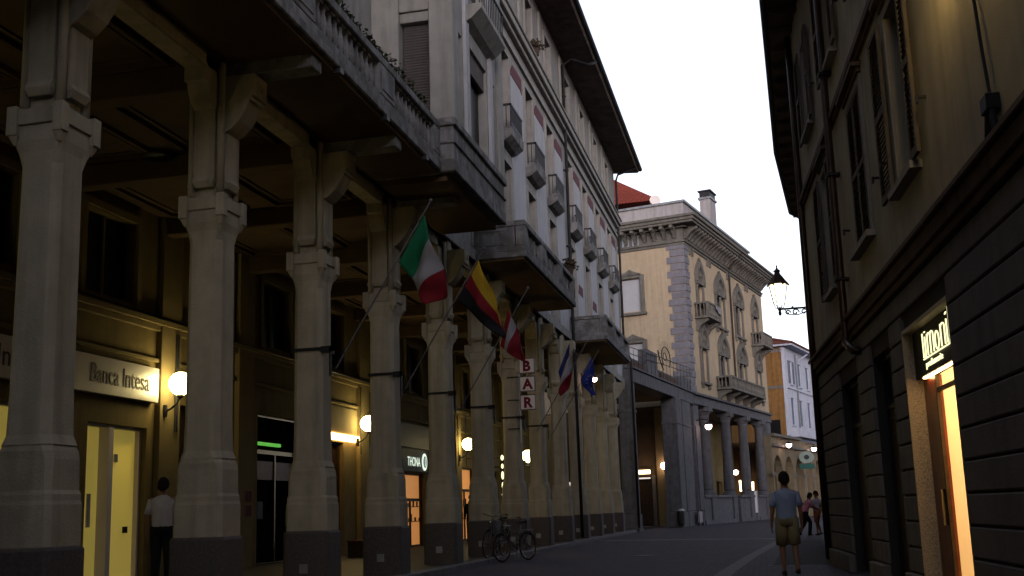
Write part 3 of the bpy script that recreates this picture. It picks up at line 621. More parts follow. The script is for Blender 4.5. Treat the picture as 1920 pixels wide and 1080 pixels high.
globe_lamp('globe_lamp', -11.32, 29.75, 3.88, .235, .34, 'lit globe lamp beside the glowing letters, against the fourth column')
globe_lamp('globe_lamp', -11.30, 40.6, 3.85, .235, .36, 'lit globe lamp between the fifth and sixth columns')
globe_lamp('globe_lamp', -11.32, 8.7, 3.93, .235, .34, 'lit globe lamp before the navy bannered window, nearest the viewer')
globe_lamp('globe_lamp', -11.32, 51.2, 3.85, .235, .34, 'lit globe lamp at the far end of the column arcade')
t = empty('bracket_lamp', (-6.15, 40.35, 6.1), 0, 'small bright lamp shining behind the blue flag with gold stars', 'lamp')
MB().ball((0, 0, 0), .11, 14).build('bulb', 'globe_far', t, smooth=True)
m = MB(); m.tube([(0, 0, .12), (0, 0, .3), (-.4, .3, .35), (-.62, .45, .3)], .02, 6); m.lathe(0, 0, [(.14, .04), (.05, .13)], 10); m.build('bracket', 'metal_black', t)
# lit vertical blade sign and two little lamps deep in the arcade
t = empty('blade_sign', (-10.28, 42.0, 1.75), 0, 'thin vertical sign of glowing white shapes between two columns', 'sign')
m = MB().box(-.10, .10, .02, .06, 0, 1.75); m.build('sign_back', 'metal_black', t)
for z0, z1, k in ((.05, .20, .07), (.32, .62, .06), (.72, 1.05, .07), (1.15, 1.35, .06), (1.48, 1.7, .08)): MB().loft([[(k*math.cos(a)*.8, y, (z0+z1)/2+(z1-z0)/2*math.sin(a)) for a in [q*math.pi/5 for q in range(10)]] for y in (-.01, .019)]).build('glowing_panel', 'neon_white', t)
MB().tube([(-1.5, .04, 1.6), (0, .04, 1.6)], .02, 6).build('bracket', 'metal_black', t)
t = empty('wall_lamp', (-9.82, 45.0, 3.5), 0, 'small lit wall lamp inside the arcade beyond the thin glowing sign', 'lamp')
MB().loft([[(.13*math.cos(a), .13*math.sin(a), -.25) for a in [k*math.pi/5 for k in range(10)]], [(.15*math.cos(a), .15*math.sin(a), .25) for a in [k*math.pi/5 for k in range(10)]]]).build('lamp_shade', 'globe', t)
MB().tube([(0, 0, -.25), (0, 0, -.4), (-1.9, 0, -.4)], .03, 6).build('bracket', 'metal_black', t)
t = empty('hanging_lamp', (-10.6, 41.8, 1.9), 0, 'small orange hanging lamp low under the globe lamp', 'lamp')
MB().ball((0, 0, 0), .07, 10).build('bulb', 'small_bulb', t, smooth=True); MB().tube([(0, 0, .07), (0, 0, 3.0)], .008, 5).build('cord', 'metal_black', t)

# iron straps round the columns carrying flag poles
for i, y in enumerate(COLY):
    if 14 < y < 36:
        m = MB()
        for z in (3.82,):
            for q in ((-.262,.262,-.262,-.25), (-.262,.262,.25,.262), (-.262,-.25,-.25,.25), (.25,.262,-.25,.25)): m.box(q[0]+CX, q[1]+CX, q[2]+y, q[3]+y, z, z+.05)
        m.box(CX+.25, CX+.42, y-.27, y-.22, 3.78, 3.88); m.box(CX+.39, CX+.42, y-.27, y-.22, 3.40, 3.88)
        P_(m, 'iron_strap', 'metal_black')
def flag(y, kind, label, hb=(1.08, 1.65), ht=(1.52, 2.40), ph=0., f0=(.5, -.75), f1=(.36, -1.27)):
    """pole foot at the strap; local x = towards the street, z up"""
    t = empty('flag', (-6.55, y, 3.52), 0, label, 'flag', 'flags on slanting poles over the arcade')
    MB().tube([(0, 0, 0), (1.62, 0, 2.6)], .016, 8, .012).build('flagpole', 'flag_pole', t)
    MB().ball((1.63, 0, 2.62), .035, 8).build('finial', 'flag_pole', t)
    B0, B1 = Vector((*[hb[0]], 0, hb[1])), Vector((ht[0], 0, ht[1]))
    nu, nv = 14, 22
    def F(u, v):
        p = B0.lerp(B1, u)
        q = p + (Vector((f0[0], 0, f0[1])).lerp(Vector((f1[0], 0, f1[1])), u))*(v**.92)
        q.y += (.13*math.sin(v*5.2 + u*3.2 + ph) + .05*math.sin(v*11 - u*5 + ph)) * min(1, v*2.5); q.x += .06*math.sin(v*6+u*4+ph)*v
        return q
    m = MB().grid(F, nu, nv); idx = []
    cols_, vert = {'italy': (('f_green', 'f_white', 'f_red'), 1), 'germany': (('f_black', 'f_red', 'f_gold'), 0), 'austria': (('f_red', 'f_white', 'f_red'), 1), 'france': (('f_navy', 'f_white', 'f_red'), 1), 'europe': (('f_blue',)*3, 1)}[kind]
    for i in range(nu):
        for j in range(nv):
            f = (j+.5)/nv if vert else (i+.5)/nu
            if kind == 'austria': idx.append(0 if f < .12 else 1 if f < .34 else 2)
            else: idx.append(min(2, int(f*3)))
    o = m.build('cloth', cols_[0], t, smooth=True, mats=cols_[1:], fidx=idx)
    so = o.modifiers.new('thickness', 'SOLIDIFY'); so.thickness = .004
    if kind == 'europe':
        for k in range(12):
            a = k*math.pi/6; p = F(.5+.28*math.cos(a), .5+.24*math.sin(a)); 
            for sg in (-1,):
                st = [(p.x+(.035 if q % 2 == 0 else .015)*math.cos(q*math.pi/5), p.z+(.035 if q % 2 == 0 else .015)*math.sin(q*math.pi/5)) for q in range(10)]
                MB().loft([[(x, p.y+yy, z) for x, z in st] for yy in (-.012, .012)]).build('gold_star', 'f_gold', o)
    return t
flag(15.78, 'italy', 'green white and red flag on the third column, nearest of the flags')
flag(19.12, 'germany', 'black red and gold flag hanging from the fourth column', ph=1.2, f0=(.86, -.80), f1=(.44, -1.22))
flag(23.0, 'austria', 'mostly red flag with a white band hanging before the bar sign', hb=(.95, 1.34), ht=(1.16, 2.18), ph=2.2, f0=(.55, -.45), f1=(.40, -1.2))
flag(31.2, 'france', 'small blue white and red flag just beyond the bar sign', hb=(.72, 1.75), ht=(1.10, 2.62), ph=.5, f0=(.05, -.75), f1=(.02, -1.15))
flag(33.4, 'europe', 'blue flag with gold stars in front of the small bright lamp', hb=(1.02, 1.72), ht=(1.42, 2.46), ph=3.1, f0=(.3, -.55), f1=(.05, -1.25))

t = empty('bar_sign', (-6.72, 29.70, 4.0), 0, 'vertical bar sign of three white boxes with dark red letters', 'sign')
MB().box(0, .035, .0, .035, -.9, 1.55).build('mast', 'metal_grey', t)
m = MB()
for z in (-.5, .32, .98): m.box(-.35, 0, .01, .035, z, z+.03)
m.build('mounting_bar', 'metal_black', t)
for ch, z in (('B', 1.10), ('A', .58), ('R', .05)):
    b = MB().box(.05, .47, -.03, .09, z, z+.40).build('letter_box', 'sign_white', t, bevel=.01)
    m = MB()
    for q in ((.04, .48, z-.012, z), (.04, .48, z+.40, z+.412), (.04, .05, z, z+.4), (.47, .48, z, z+.4)): m.box(q[0], q[1], -.04, .1, q[2], q[3])
    m.build('box_frame', 'metal_dark', b)
    text('letter', ch, .40, 'red_text', (.135, -.034, z+.06), (math.pi/2, 0, 0), b, ext=.004, sx=1.0, bold=.045)

# dry creeper along the first balcony rail
m = MB(); rr = random.Random(3)
for k in range(900):
    y = rr.uniform(11.0, 17.2); h = .11*(1+.7*math.sin(y*2.1))*rr.random()**1.3; x = -5.45 + rr.uniform(-.14, .10); z = 8.31 + h + rr.uniform(-.02, .03)
    a = rr.uniform(0, 6.3); s_ = rr.uniform(.02, .05); d = Vector((math.cos(a), math.sin(a), rr.uniform(-.6, .6)))*s_; e = Vector((-math.sin(a), math.cos(a), rr.uniform(-.5, .9)))*s_*.6
    p = Vector((x, y, z)); m.f.append(tuple(m.pt(q) for q in (p-d, p+e, p+d, p-e)))
for k in range(26):
    y = 11+k*.24; m.tube([(-5.45, y, 8.30), (-5.42+rr.uniform(-.05,.05), y+.12, 8.38+rr.random()*.08), (-5.45, y+.26, 8.31)], .012, 4)
cr_ = empty('creeper', (0, 0, 0), 0, 'dark creeper trailing along the top of the nearest stone balustrade', 'plant'); stuff(m.build('foliage', 'leaf', cr_)); MB().tube([(-5.46, 11+k*.4, 8.325+.02*math.sin(k)) for k in range(16)], .012, 5).build('stem', 'dry', cr_)
def pot(x, y, z, label):
    t = empty('flower_pot', (x, y, z), 0, label, 'plant', 'potted plants on ledges')
    MB().lathe(0, 0, [(.10, 0), (.14, .22), (.155, .22), (.155, .26), (.12, .26)], 12).build('pot', 'terracotta_pot', t)
    m = MB(); rr = random.Random(int(y*10))
    for k in range(260):
        a, b, r = rr.uniform(0, 6.3), rr.uniform(-.3, 1.4), rr.uniform(.05, .30)
        p = Vector((math.cos(a)*math.cos(b)*r, math.sin(a)*math.cos(b)*r, .30+math.sin(b)*r)); d = Vector((rr.uniform(-1, 1), rr.uniform(-1, 1), rr.uniform(-1, 1))).normalized()*.05; e = d.orthogonal()*.6
        m.f.append(tuple(m.pt(q) for q in (p-d, p+e, p+d, p-e)))
    m.build('foliage', 'dry', t); return t
pot(-6.45, 32.7, 16.06, 'potted plant on the string course under the top floor windows')
pot(-5.5, 31.9, 8.30, 'dark plant at the far corner of the second balcony')

# ------------------------------------------------------------------ right: ochre building with rusticated ground floor
RO, RD, RN = (1.13, 22.36), (.0657, -.99784), (-.99784, -.0657)
RF = frame(RO, RD, RN)
br = empty('ochre_building', (RO[0], RO[1], 0), 0, 'ochre building with shuttered windows above a rusticated shop front', 'building')
Q_ = lambda mb, n, m, **k: part(mb, n, m, br, **k)
ZR = 11.0
openg = [(3.1, 5.25, .0, 3.15), (6.45, 8.05, .0, 3.18), (8.85, 11.25, .0, 3.2), (20, 22.4, 0, 3.1), (26, 28, 0, 3.1)]
wins = [(2.85, 4.1, 4.82, 6.95), (7.95, 9.15, 4.82, 6.95), (9.95, 10.95, 4.82, 6.95)]
wins = [(3.3, 4.2), (6.55, 7.70), (9.72, 10.62), (16.5, 17.5), (19.8, 20.8), (24, 25), (29, 30)]
w1 = [(a, b, 4.75, 6.85) for a, b in wins]; w2 = [(a, b, 8.15, 9.9) for a, b in [(1.9, 2.7), (5.0, 5.9), (8.3, 9.2), (12, 13), (16, 17), (21, 22)]]
mb = MB(RF); wall(mb, 0, 50, 4.02, ZR, .4, w1+w2); Q_(mb, 'upper_wall', 'r_stucco')
mb = MB(RF); wall(mb, 0, 50, 0, 3.68, .3, openg, w0=-.05); Q_(mb, 'ground_floor_wall', 'r_joint')
# rusticated courses
zc = [.33+.308*k for k in range(11)]
gaps = sorted([(o[0], o[1], o[3]) for o in openg])
for k, z in enumerate(zc):
    z1 = min(z+.285, 3.66)
    if z1-z < .1: continue
    u = 0.0; segs = []
    for a, b, zt in gaps:
        if z < zt-.02: segs.append((u, a)); u = b
    segs.append((u, 50))
    for a, b in segs:
        if z < 3.2 and z1 > 3.2: z1b = z1
        m = MB(RF)
        m.loft([[(a, -.05, z), (b, -.05, z), (b, -.05, z1), (a, -.05, z1)], [(a, -.012, z), (b, -.012, z), (b, -.012, z1), (a, -.012, z1)], [(a, 0, z+.014), (b, 0, z+.014), (b, 0, z1-.014), (a, 0, z1-.014)]])
        Q_(m, 'rusticated_course', 'r_rust')
m = MB(RF); u = 0
for a, b, zt in gaps: m.box(u, a-.001, -.05, .07, 0, .31); u = b+.001
m.box(u, 50, -.05, .07, 0, .31); parts(m, 'base_course', 'r_rust', br, bevel=.015)
m = MB(RF); m.box(0, 50, -.05, .05, 3.68, 3.78); m.box(0, 50, -.05, .09, 3.78, 3.95); m.box(0, 50, -.05, .14, 3.95, 4.02); Q_(m, 'brown_band', 'r_band', bevel=.012)
m = MB(RF); m.box(0, 50, 0, .05, 7.18, 7.24); m.box(0, 50, 0, .10, 7.24, 7.34); Q_(m, 'string_course', 'r_band')
# far wing, curving away slightly
W2 = [(1.13, 22.36), (1.33, 26.0), (1.58, 30.5), (1.95, 37.5), (3.6, 47), (6, 55)]
m = MB()
for a, b in zip(W2, W2[1:]):
    m.loft([[(a[0], a[1], 0), (a[0]+9, a[1], 0), (b[0]+9, b[1], 0), (b[0], b[1], 0)], [(a[0], a[1], 10.9), (a[0]+9, a[1], 10.9), (b[0]+9, b[1], 10.9), (b[0], b[1], 10.9)]])
Q_(m, 'far_wing', 'r_stucco')
m = MB()
for z0, z1, pr in ((3.75, 4.0, .07), (7.24, 7.34, .05), (0, .5, .05)):
    for a, b in zip(W2, W2[1:]): m.loft([[(a[0]-pr, a[1], z0), (a[0], a[1], z0), (b[0], b[1], z0), (b[0]-pr, b[1], z0)], [(a[0]-pr, a[1], z1), (a[0], a[1], z1), (b[0], b[1], z1), (b[0]-pr, b[1], z1)]])
Q_(m, 'far_band', 'r_band')
# eaves following the wall line
EV = [(2.35, -6.0), (1.9, 0.0), (1.45, 8.0), (.95, 13.5), (.60, 19.8), (.76, 24.5), (.95, 30.2), (1.48, 36.9), (2.9, 40)]
WL = [(4.4, -6), (4.0, 0), (3.4, 8), (2.6, 14), (2.1, 19.8), (2.2, 24.5), (2.5, 30.2), (2.9, 36.9), (4, 41)]
m = MB(); m.loft([[(e[0], e[1], ZR), (e[0], e[1], ZR+.14), (q[0]+2, q[1], ZR+.9), (q[0]+2, q[1], ZR-.02)] for e, q in zip(EV, WL)]); Q_(m, 'eaves', 'eave_wood')
m = MB(); m.tube([(e[0]-.02, e[1], ZR+.05) for e in EV], .075, 8); Q_(m, 'gutter', 'metal_black')
m = MB()
for k in range(44):
    y = -4+k*.95
    for (e, f), (q, r_) in zip(zip(EV, EV[1:]), zip(WL, WL[1:])):
        if e[1] <= y < f[1]:
            t_ = (y-e[1])/(f[1]-e[1]); xe = e[0]+(f[0]-e[0])*t_; xq = q[0]+(r_[0]-q[0])*t_
            m.box(xe+.06, xq, y, y+.1, ZR-.13, ZR-.022)
parts(m, 'rafter', 'eave_wood', br)
m = MB(); m.loft([[(e[0]+.05, e[1], ZR+.15), (e[0]+9, e[1], ZR+3.0), (e[0]+9, e[1], ZR+2.9), (e[0]+.1, e[1], ZR+.10)] for e in EV]); Q_(m, 'roof', 'terracotta')
# shuttered windows
def shutter_leaf(parent, u0, u1, z0, z1, w_):
    lf = part(MB(RF).box(u0, u0+.06, w_, w_+.04, z0, z1).box(u1-.06, u1, w_, w_+.04, z0, z1).box(u0+.06, u1-.06, w_, w_+.04, z0, z0+.09).box(u0+.06, u1-.06, w_, w_+.04, z1-.07, z1).box(u0+.06, u1-.06, w_, w_+.04, (z0+z1)/2-.04, (z0+z1)/2+.04), 'shutter', 'r_shutter', parent)
    m = MB(RF); z = z0+.10
    while z < z1-.1:
        if abs(z+.03-(z0+z1)/2) > .07: m.loft([[(u0+.06, w_, z+.035), (u1-.06, w_, z+.035), (u1-.06, w_+.006, z+.042), (u0+.06, w_+.006, z+.042)], [(u0+.06, w_+.036, z), (u1-.06, w_+.036, z), (u1-.06, w_+.042, z+.007), (u0+.06, w_+.042, z+.007)]])
        z += .062
    stuff(part(m, 'slat', 'r_shutter', lf))
for i, (u0, u1, z0, z1) in enumerate(w1+w2):
    if u0 > 14: part(MB(RF).box(u0, u1, -.24, -.2, z0, z1), 'window', 'glass', br); continue
    wn = part(MB(RF).box(u0+.05, u1-.05, -.24, -.21, z0+.05, z1-.05), 'window', 'dark_glass', br)
    m = MB(RF)
    for q in ((u0, u0+.05, z0, z1), (u1-.05, u1, z0, z1), (u0+.05, u1-.05, z0, z0+.05), (u0+.05, u1-.05, z1-.05, z1), ((u0+u1)/2-.03, (u0+u1)/2+.03, z0+.05, z1-.05)): m.box(q[0], q[1], -.25, -.18, q[2], q[3])
    part(m, 'frame', 'sign_white', wn)
    m = MB(RF); m.box(u0-.12, u0, 0, .035, z0, z1+.12); m.box(u1, u1+.12, 0, .035, z0, z1+.12); m.box(u0, u1, 0, .035, z1, z1+.12); part(m, 'surround', 'r_sill', wn)
    part(MB(RF).box(u0-.2, u1+.2, 0, .13, z0-.09, z0-.005), 'sill', 'r_sill', wn)
    hw = (u1-u0)/2
    if i == 1: shutter_leaf(wn, u0+.01, u0+hw-.01, z0, z1, .0); shutter_leaf(wn, u0+hw+.01, u1-.01, z0, z1, .0)
    else: shutter_leaf(wn, u0-hw*1.4-.12, u0-.12, z0, z1, .06); shutter_leaf(wn, u1+.12, u1+hw+.02, z0, z1, .06)
    m = MB(RF)
    for uu in (u0-hw-.2, u1+hw+.2): m.box(uu-.01, uu+.01, 0, .1, z0+.5, z0+.53); m.box(uu-.03, uu+.03, .08, .1, z0+.45, z0+.53)
    parts(m, 'shutter_catch', 'metal_black', wn)
    if i < len(w1):
        m = MB(RF); m.box(u0-.15, u1+.15, 0, .06, z1+.13, z1+.2); m.loft([[(u0-.2, w_, z1+.2), (u1+.2, w_, z1+.2), (u1+.2, w_, z1+.26), (u0-.2, w_, z1+.26)] for w_ in (0, .14)]); part(m, 'window_hood', 'r_band', wn)
# downpipe that breaks away above the shop doors
m = MB(); m.tube([RF(5.25, .12, ZR-.1), RF(5.25, .12, 3.75), RF(5.28, .13, 3.62), RF(5.6, .13, 3.5), RF(5.75, .10, 3.42), RF(5.8, -.02, 3.4)], .062, 10); Q_(m, 'downpipe', 'copper', smooth=True)
m = MB(RF)
for z in (4.6, 6.3, 8, 9.6): m.box(5.16, 5.34, 0, .2, z, z+.04)
parts(m, 'pipe_clamp', 'metal_black', br)
m = MB(); m.tube([RF(.32, .07, ZR-.1), RF(.32, .07, .1)], .065, 8); Q_(m, 'downpipe', 'copper', smooth=True)
# cable and junction box
t_ = empty('junction_box', RF(13.3, 0, 4.02), 0, 'dark junction box with two stub pipes on the ledge of the ochre building', 'box')
m = MB(); m.tube([RF(13.22, .03, 6.3), RF(13.26, .03, 5.6), RF(13.36, .035, 5.3), RF(13.44, .04, 4.8), RF(13.52, .04, 4.38)], .014, 6)
def th(mb, n, m_, p, **k): return part(mb, n, m_, p, **k)
th(m, 'cable', 'metal_black', t_)
th(MB(RF).box(13.45, 13.64, 0, .11, 4.24, 4.38), 'box_body', 'metal_black', t_, bevel=.01)
m = MB(); m.tube([RF(13.49, .06, 4.26), RF(13.47, .07, 4.1), RF(13.44, .07, 4.02)], .03, 8); m.tube([RF(13.60, .06, 4.26), RF(13.63, .07, 4.12), RF(13.66, .07, 4.02)], .03, 8); th(m, 'stub_pipe', 'metal_black', t_)
# plain doors
for u0, u1, z0, z1 in (openg[0], openg[1], openg[3], openg[4]):
    d = Q_(MB(RF).box(u0+.06, u1-.06, -.25, -.20, .05, z1-.75), 'shop_door', 'wood_dark')
    m = MB(RF)
    for q in ((u0, u0+.06, 0, z1), (u1-.06, u1, 0, z1), (u0+.06, u1-.06, z1-.06, z1), (u0+.06, u1-.06, z1-.75, z1-.68), ((u0+u1)/2-.03, (u0+u1)/2+.03, .05, z1-.75)): m.box(q[0], q[1], -.26, -.17, q[2], q[3])
    part(m, 'door_frame', 'metal_black', d); part(MB(RF).box(u0+.06, u1-.06, -.24, -.22, z1-.68, z1-.06), 'fanlight', 'dark_glass', d)
    part(MB(RF).box((u0+u1)/2+.06, (u0+u1)/2+.09, -.20, -.15, 1.0, 1.2), 'door_handle', 'chrome', d)
part(MB(RF).box(7.3, 7.75, -.215, -.205, 2.95, 3.06), 'lit_fanlight', 'warm_room', br)
# the lit perfume shop: jambs, recessed front, room behind
ua, ub, zt = 8.85, 11.25, 3.2
m = MB(RF); m.box(ua-.002, ua+.04, -.20, -.004, 0, zt); m.box(ua+.04, ub, -.20, -.01, zt-.05, zt-.002); Q_(m, 'door_jamb', 'jamb')
m = MB(RF); m.box(ub-.05, ub+.002, -.20, -.004, 0, zt); Q_(m, 'door_jamb', 'r_rust')
m = MB(RF); m.box(ua+.04, ub-.05, -.26, -.12, 2.60, zt-.05); shopsign = empty('shop_sign', RF(9.0, -.2, 2.4), 0, 'dark fascia with tall glowing letters over the shop door', 'sign')
th(m, 'fascia', 'metal_black', shopsign)
th(MB(RF).box(9.15, 10.9, -.185, -.145, 2.585, 2.597), 'downlight', 'downlight', shopsign)
ang = math.atan2(RD[1], RD[0])
def rt(body, size, u, z, sx, name='lettering', ext=.012, space=1.0):
    o = text(name, body, size, 'neon_white', RF(u, -.115, z), (math.pi/2, 0, ang), None, ext=ext, sx=sx, space=space); o.parent = shopsign; o.matrix_parent_inverse = parent_world(shopsign).inverted(); return o
# letters drawn as glowing tubes
def letters():
    m = MB(); r = .0085; W_ = -.105; kx, kz = 1.16, .66; U0, z0 = 9.50, 2.79
    def T(pts): m.tube([RF(U0+u*kx, W_, z0+z*kz) for u, z in pts], r, 6)
    T([(0, .42), (0, 0), (.10, 0)])
    T([(.10, 0), (.10, .34)]); T([(.085, .42), (.12, .42)])
    def arch(a, b, h): T([(a, 0), (a, h)]); T([(a, h-.06)] + [(a+(b-a)*(1-math.cos(t))/2, h-.06+.06*math.sin(t)) for t in [math.pi*k/6 for k in range(1, 6)]] + [(b, h-.06), (b, 0)])
    arch(.20, .33, .36); arch(.33, .46, .36)
    T([(.61+.075*math.cos(t), .15+.15*math.sin(t)) for t in [math.pi*k/8 for k in range(17)]])
    arch(.78, .93, .36)
    T([(1.02, 0), (1.02, .38)]); T([(1.0, .46), (1.04, .48)])
    T([(-.02, -.03), (1.10, -.03), (1.12, .05), (1.12, .56)])
    th(m, 'lettering', 'neon_white', shopsign)
letters()
rt('profumerie', .105, 9.52, 2.67, 1.75, ext=.005)
m = MB(RF); m.box(ua+.04, 9.56, -.26, -.20, 0, 2.58); d = Q_(m, 'shop_door', 'wood_red')
part(MB(RF).box(9.56, 9.61, -.22, -.18, 0, 2.58), 'door_frame', 'wood_dark', d)
part(MB(RF).box(9.61, ub-.05, -.22, -.19, 2.38, 2.43), 'transom_bar', 'wood_dark', d)
part(MB(RF).box(9.48, 9.51, -.19, -.14, .9, 1.3), 'door_handle', 'chrome', d)
m = MB(RF); m.box(9.3, 14, -4.3, -4.2, 0, 2.9); m.box(9.2, 9.3, -4.2, -.31, 0, 2.9); m.box(14, 14.1, -4.2, -.31, 0, 2.9); m.box(8.9, 14, -4.2, -.31, 2.9, 3.0); m.box(8.9, 14, -4.2, -.31, 0.0, .04); room = Q_(m, 'shop_room', 'sign_white')
part(MB(RF).box(9.4, 12.2, -2.2, -.5, 2.86, 2.895), 'ceiling_light', 'shop_light', room)
t_ = empty('display_stand', RF(10.85, -.5, 0), 0, 'small display stand with bottles just inside the bright shop doorway', 'stand')
m = MB(RF); m.box(10.72, 10.98, -.62, -.36, .04, .62); th(m, 'counter', 'sign_white', t_)
m = MB(RF); m.box(10.72, 10.9, -.5, -.47, .62, 1.02); th(m, 'poster_panel', 'banner', t_)
for k in range(5):
    u = 10.73+k*.05; p = RF(u, -.40, .62); th(MB().lathe(p[0], p[1], [(.018, .62), (.02, .72), (.008, .74), (.008, .78)], 8), 'bottle', ['f_gold', 'chrome', 'f_gold', 'pink_board', 'chrome'][k], t_)
# lantern washing the ochre wall just above the frame
def lantern(t, s=1., glass='lantern', mk=MB):
    """hexagonal street lantern; origin at the bottom boss"""
    def hexr(r, z): return [(r*s*math.cos(math.pi/3*k), r*s*math.sin(math.pi/3*k), z*s) for k in range(6)]
    MB().loft([hexr(.115, .14), hexr(.20, .60)]).build('lamp_glass', glass, t)
    m = MB().lathe(0, 0, [(.02*s, -.16*s), (.04*s, -.12*s), (.03*s, -.04*s), (.05*s, 0), (.025*s, .05*s)], 10)
    for k in range(6):
        c, d = math.cos(math.pi/3*k), math.sin(math.pi/3*k)
        m.tube([(.12*s*c, .12*s*d, .12*s), (.21*s*c, .21*s*d, .62*s)], .016*s, 5); m.tube([(.02*s*c, .02*s*d, .0), (.10*s*c, .10*s*d, .04*s), (.13*s*c, .13*s*d, .16*s)], .009*s, 5)
    m.build('lamp_frame', 'metal_black', t)
    MB().loft([hexr(.245, .61), hexr(.25, .64), hexr(.20, .70), hexr(.12, .82), hexr(.075, .88), hexr(.06, .93), hexr(.10, .95), hexr(.04, 1.0), hexr(.015, 1.04), hexr(.02, 1.10)]).build('lamp_cap', 'copper', t)
    m = MB()
    for k in range(6):
        c, d = math.cos(math.pi/3*k), math.sin(math.pi/3*k); m.ball((.25*s*c, .25*s*d, .60*s), .028*s, 6)
    m.build('drop_ornament', 'copper', t)
lt = empty('street_lantern', (.60, 26.0, 5.78), 0, 'lit hexagonal street lantern on a scrolled iron bracket against the pale sky', 'lamp')
lantern(lt, .98)
m = MB(); m.tube([(0, 0, .0), (.72, .0, .0)], .024, 6)
for k, (a, r) in enumerate(((.18, .07), (.36, .09), (.56, .08))):
    m.tube([(a+r*(1-.09*q)*math.cos(q*.75), 0, -.10+r*(1-.09*q)*math.sin(q*.75)) for q in range(10)], .017, 5)
m.tube([(.10, 0, 0), (.2, 0, -.14), (.42, 0, -.16), (.6, 0, -.10), (.72, 0, -.24)], .013, 5); m.ball((.30, 0, .03), .03, 6)
m.build('bracket', 'metal_black', lt); MB().box(.70, .74, -.05, .05, -.3, .08).build('wall_plate', 'metal_black', lt)
p = RF(12.85, .30, 6.15)
l2 = empty('street_lantern', p, 0, 'small lantern fixed high on the ochre wall above the shop door', 'lamp')
lantern(l2, .7, 'wall_lantern'); MB().tube([(0, 0, 0), (.30, .02, 0)], .018, 6).build('bracket', 'metal_black', l2)

# ------------------------------------------------------------------ portico bridging the side street
PO, PD, PN = (-6.35, 54.14), (.1479, .989), (.989, -.1479)
PF = frame(PO, PD, PN)
bp_ = empty('portico', (*PO, 0), 0, 'grey stone portico with a railed terrace bridging the side street', 'portico')
T_ = lambda mb, n, m, **k: part(mb, n, m, bp_, **k)
def pier(u0, u1, w0, w1):
    p = T_(MB(PF).box(u0, u1, w0, w1, .9, 7.55), 'pier', 'street_stone', bevel=.02)
    part(MB(PF).box(u0-.06, u1+.06, w0-.06, w1+.06, 0, .88), 'pier_base', 'street_stone', p, bevel=.02)
    part(MB(PF).box(u0-.04, u1+.04, w0-.04, w1+.04, 6.0, 6.12), 'pier_band', 'street_stone', p)
pier(.0, .62, -.75, -.02); pier(9.3, 10.6, -.8, 0.12); pier(11.3, 13.6, -.8, .02)
T_(MB(PF).box(.0, 14.7, -.85, .04, 7.55, 8.22), 'beam', 'street_stone', bevel=.02)
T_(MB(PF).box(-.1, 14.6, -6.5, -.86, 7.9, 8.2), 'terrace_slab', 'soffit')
T_(MB(PF).box(-.05, 14.7, -.9, .14, 8.23, 8.33), 'terrace_ledge', 'street_stone', bevel=.015)
m = MB(PF)
for a, b in ((.2, 3.9), (6.3, 11.9)): m.box(a, b, -.5, -.32, 8.33, 8.95)
parts(m, 'parapet', 'street_stone', bp_)
m = MB(PF)
for a, b in ((3.9, 6.2), (12.0, 14.6)): m.box(a, b, -.6, -.1, 8.33, 9.75 if a < 5 else 9.1)
parts(m, 'parapet_pier', 'street_stone', bp_, bevel=.02)
m = MB(PF)
for a, b in ((.5, 3.7), (6.7, 11.6)): m.box(a, b, -.32, -.29, 8.42, 8.85)
parts(m, 'parapet_panel', 'r_band', bp_)
rl = empty('terrace_railing', PF(0, 0, 8.33), 0, 'wrought iron railing with a spiked sunburst wheel on the terrace', 'railing')
m = MB(); 
for z in (9.0, 9.35): m.tube([PF(u, -.05, z+.04*u*.9) for u in (-.5, 3, 7, 11, 15, 18)], .022, 6)
u = 0
while u < 15: m.tube([PF(u, -.05, 8.33), PF(u, -.05, 9.35+.036*u)], .012, 5); u += .9
th(m, 'rail', 'metal_black', rl)
m = MB(); cu, cz = 8.1, 9.75
m.tube([PF(cu+1.05*math.cos(t), -.05, cz+.62*math.sin(t)) for t in [-.9+k*(math.pi+1.8)/20 for k in range(21)]], .03, 6)
m.tube([PF(cu-.3+.38*math.cos(t), -.05, cz+.02+.22*math.sin(t)) for t in [k*math.pi/8 for k in range(17)]], .025, 6)
for k in range(16):
    t = -.4+k*(math.pi+.8)/15; m.tube([PF(cu+1.1*math.cos(t), -.05, cz+.66*math.sin(t)), PF(cu+1.75*math.cos(t), -.05, cz+1.0*math.sin(t))], .009, 4)
    m.tube([PF(cu-.3+.42*math.cos(t), -.05, cz+.24*math.sin(t)), PF(cu+1.0*math.cos(t), -.05, cz+.6*math.sin(t))], .008, 4)
m.tube([PF(6.2, -.05, 9.95), PF(6.5, -.05, 9.5), PF(7.3, -.05, 8.95)], .04, 6); m.tube([PF(7.3, -.05, 8.95), PF(6.6, -.05, 8.7), PF(6.5, -.05, 8.45), PF(7.0, -.05, 8.4)], .03, 6)
th(m, 'sunburst', 'metal_black', rl)
t = empty('litter_bin', PF(8.75, .15, 0), 0, 'dark litter bin standing against the portico pier', 'bin')
MB().lathe(0, 0, [(.17, .12), (.21, .2), (.23, .85), (.2, .92)], 14).build('bin_body', 'metal_dark', t); MB().lathe(0, 0, [(.25, .93), (.24, .98), (.1, 1.06)], 14).build('bin_lid', 'metal_grey', t); MB().box(-.03, .03, -.03, .03, 0, .12).build('foot', 'metal_dark', t)
t = empty('notice_board', PF(13.4, .30, 0), 0, 'pale pink notice board leaning by the portico pier', 'board')
th(MB(PF).box(12.7, 14.0, .28, .33, .18, .85), 'panel', 'pink_board', t); th(MB(PF).box(12.75, 12.8, .24, .36, 0, .9).box(13.9, 13.95, .24, .36, 0, .9), 'leg', 'metal_dark', t)

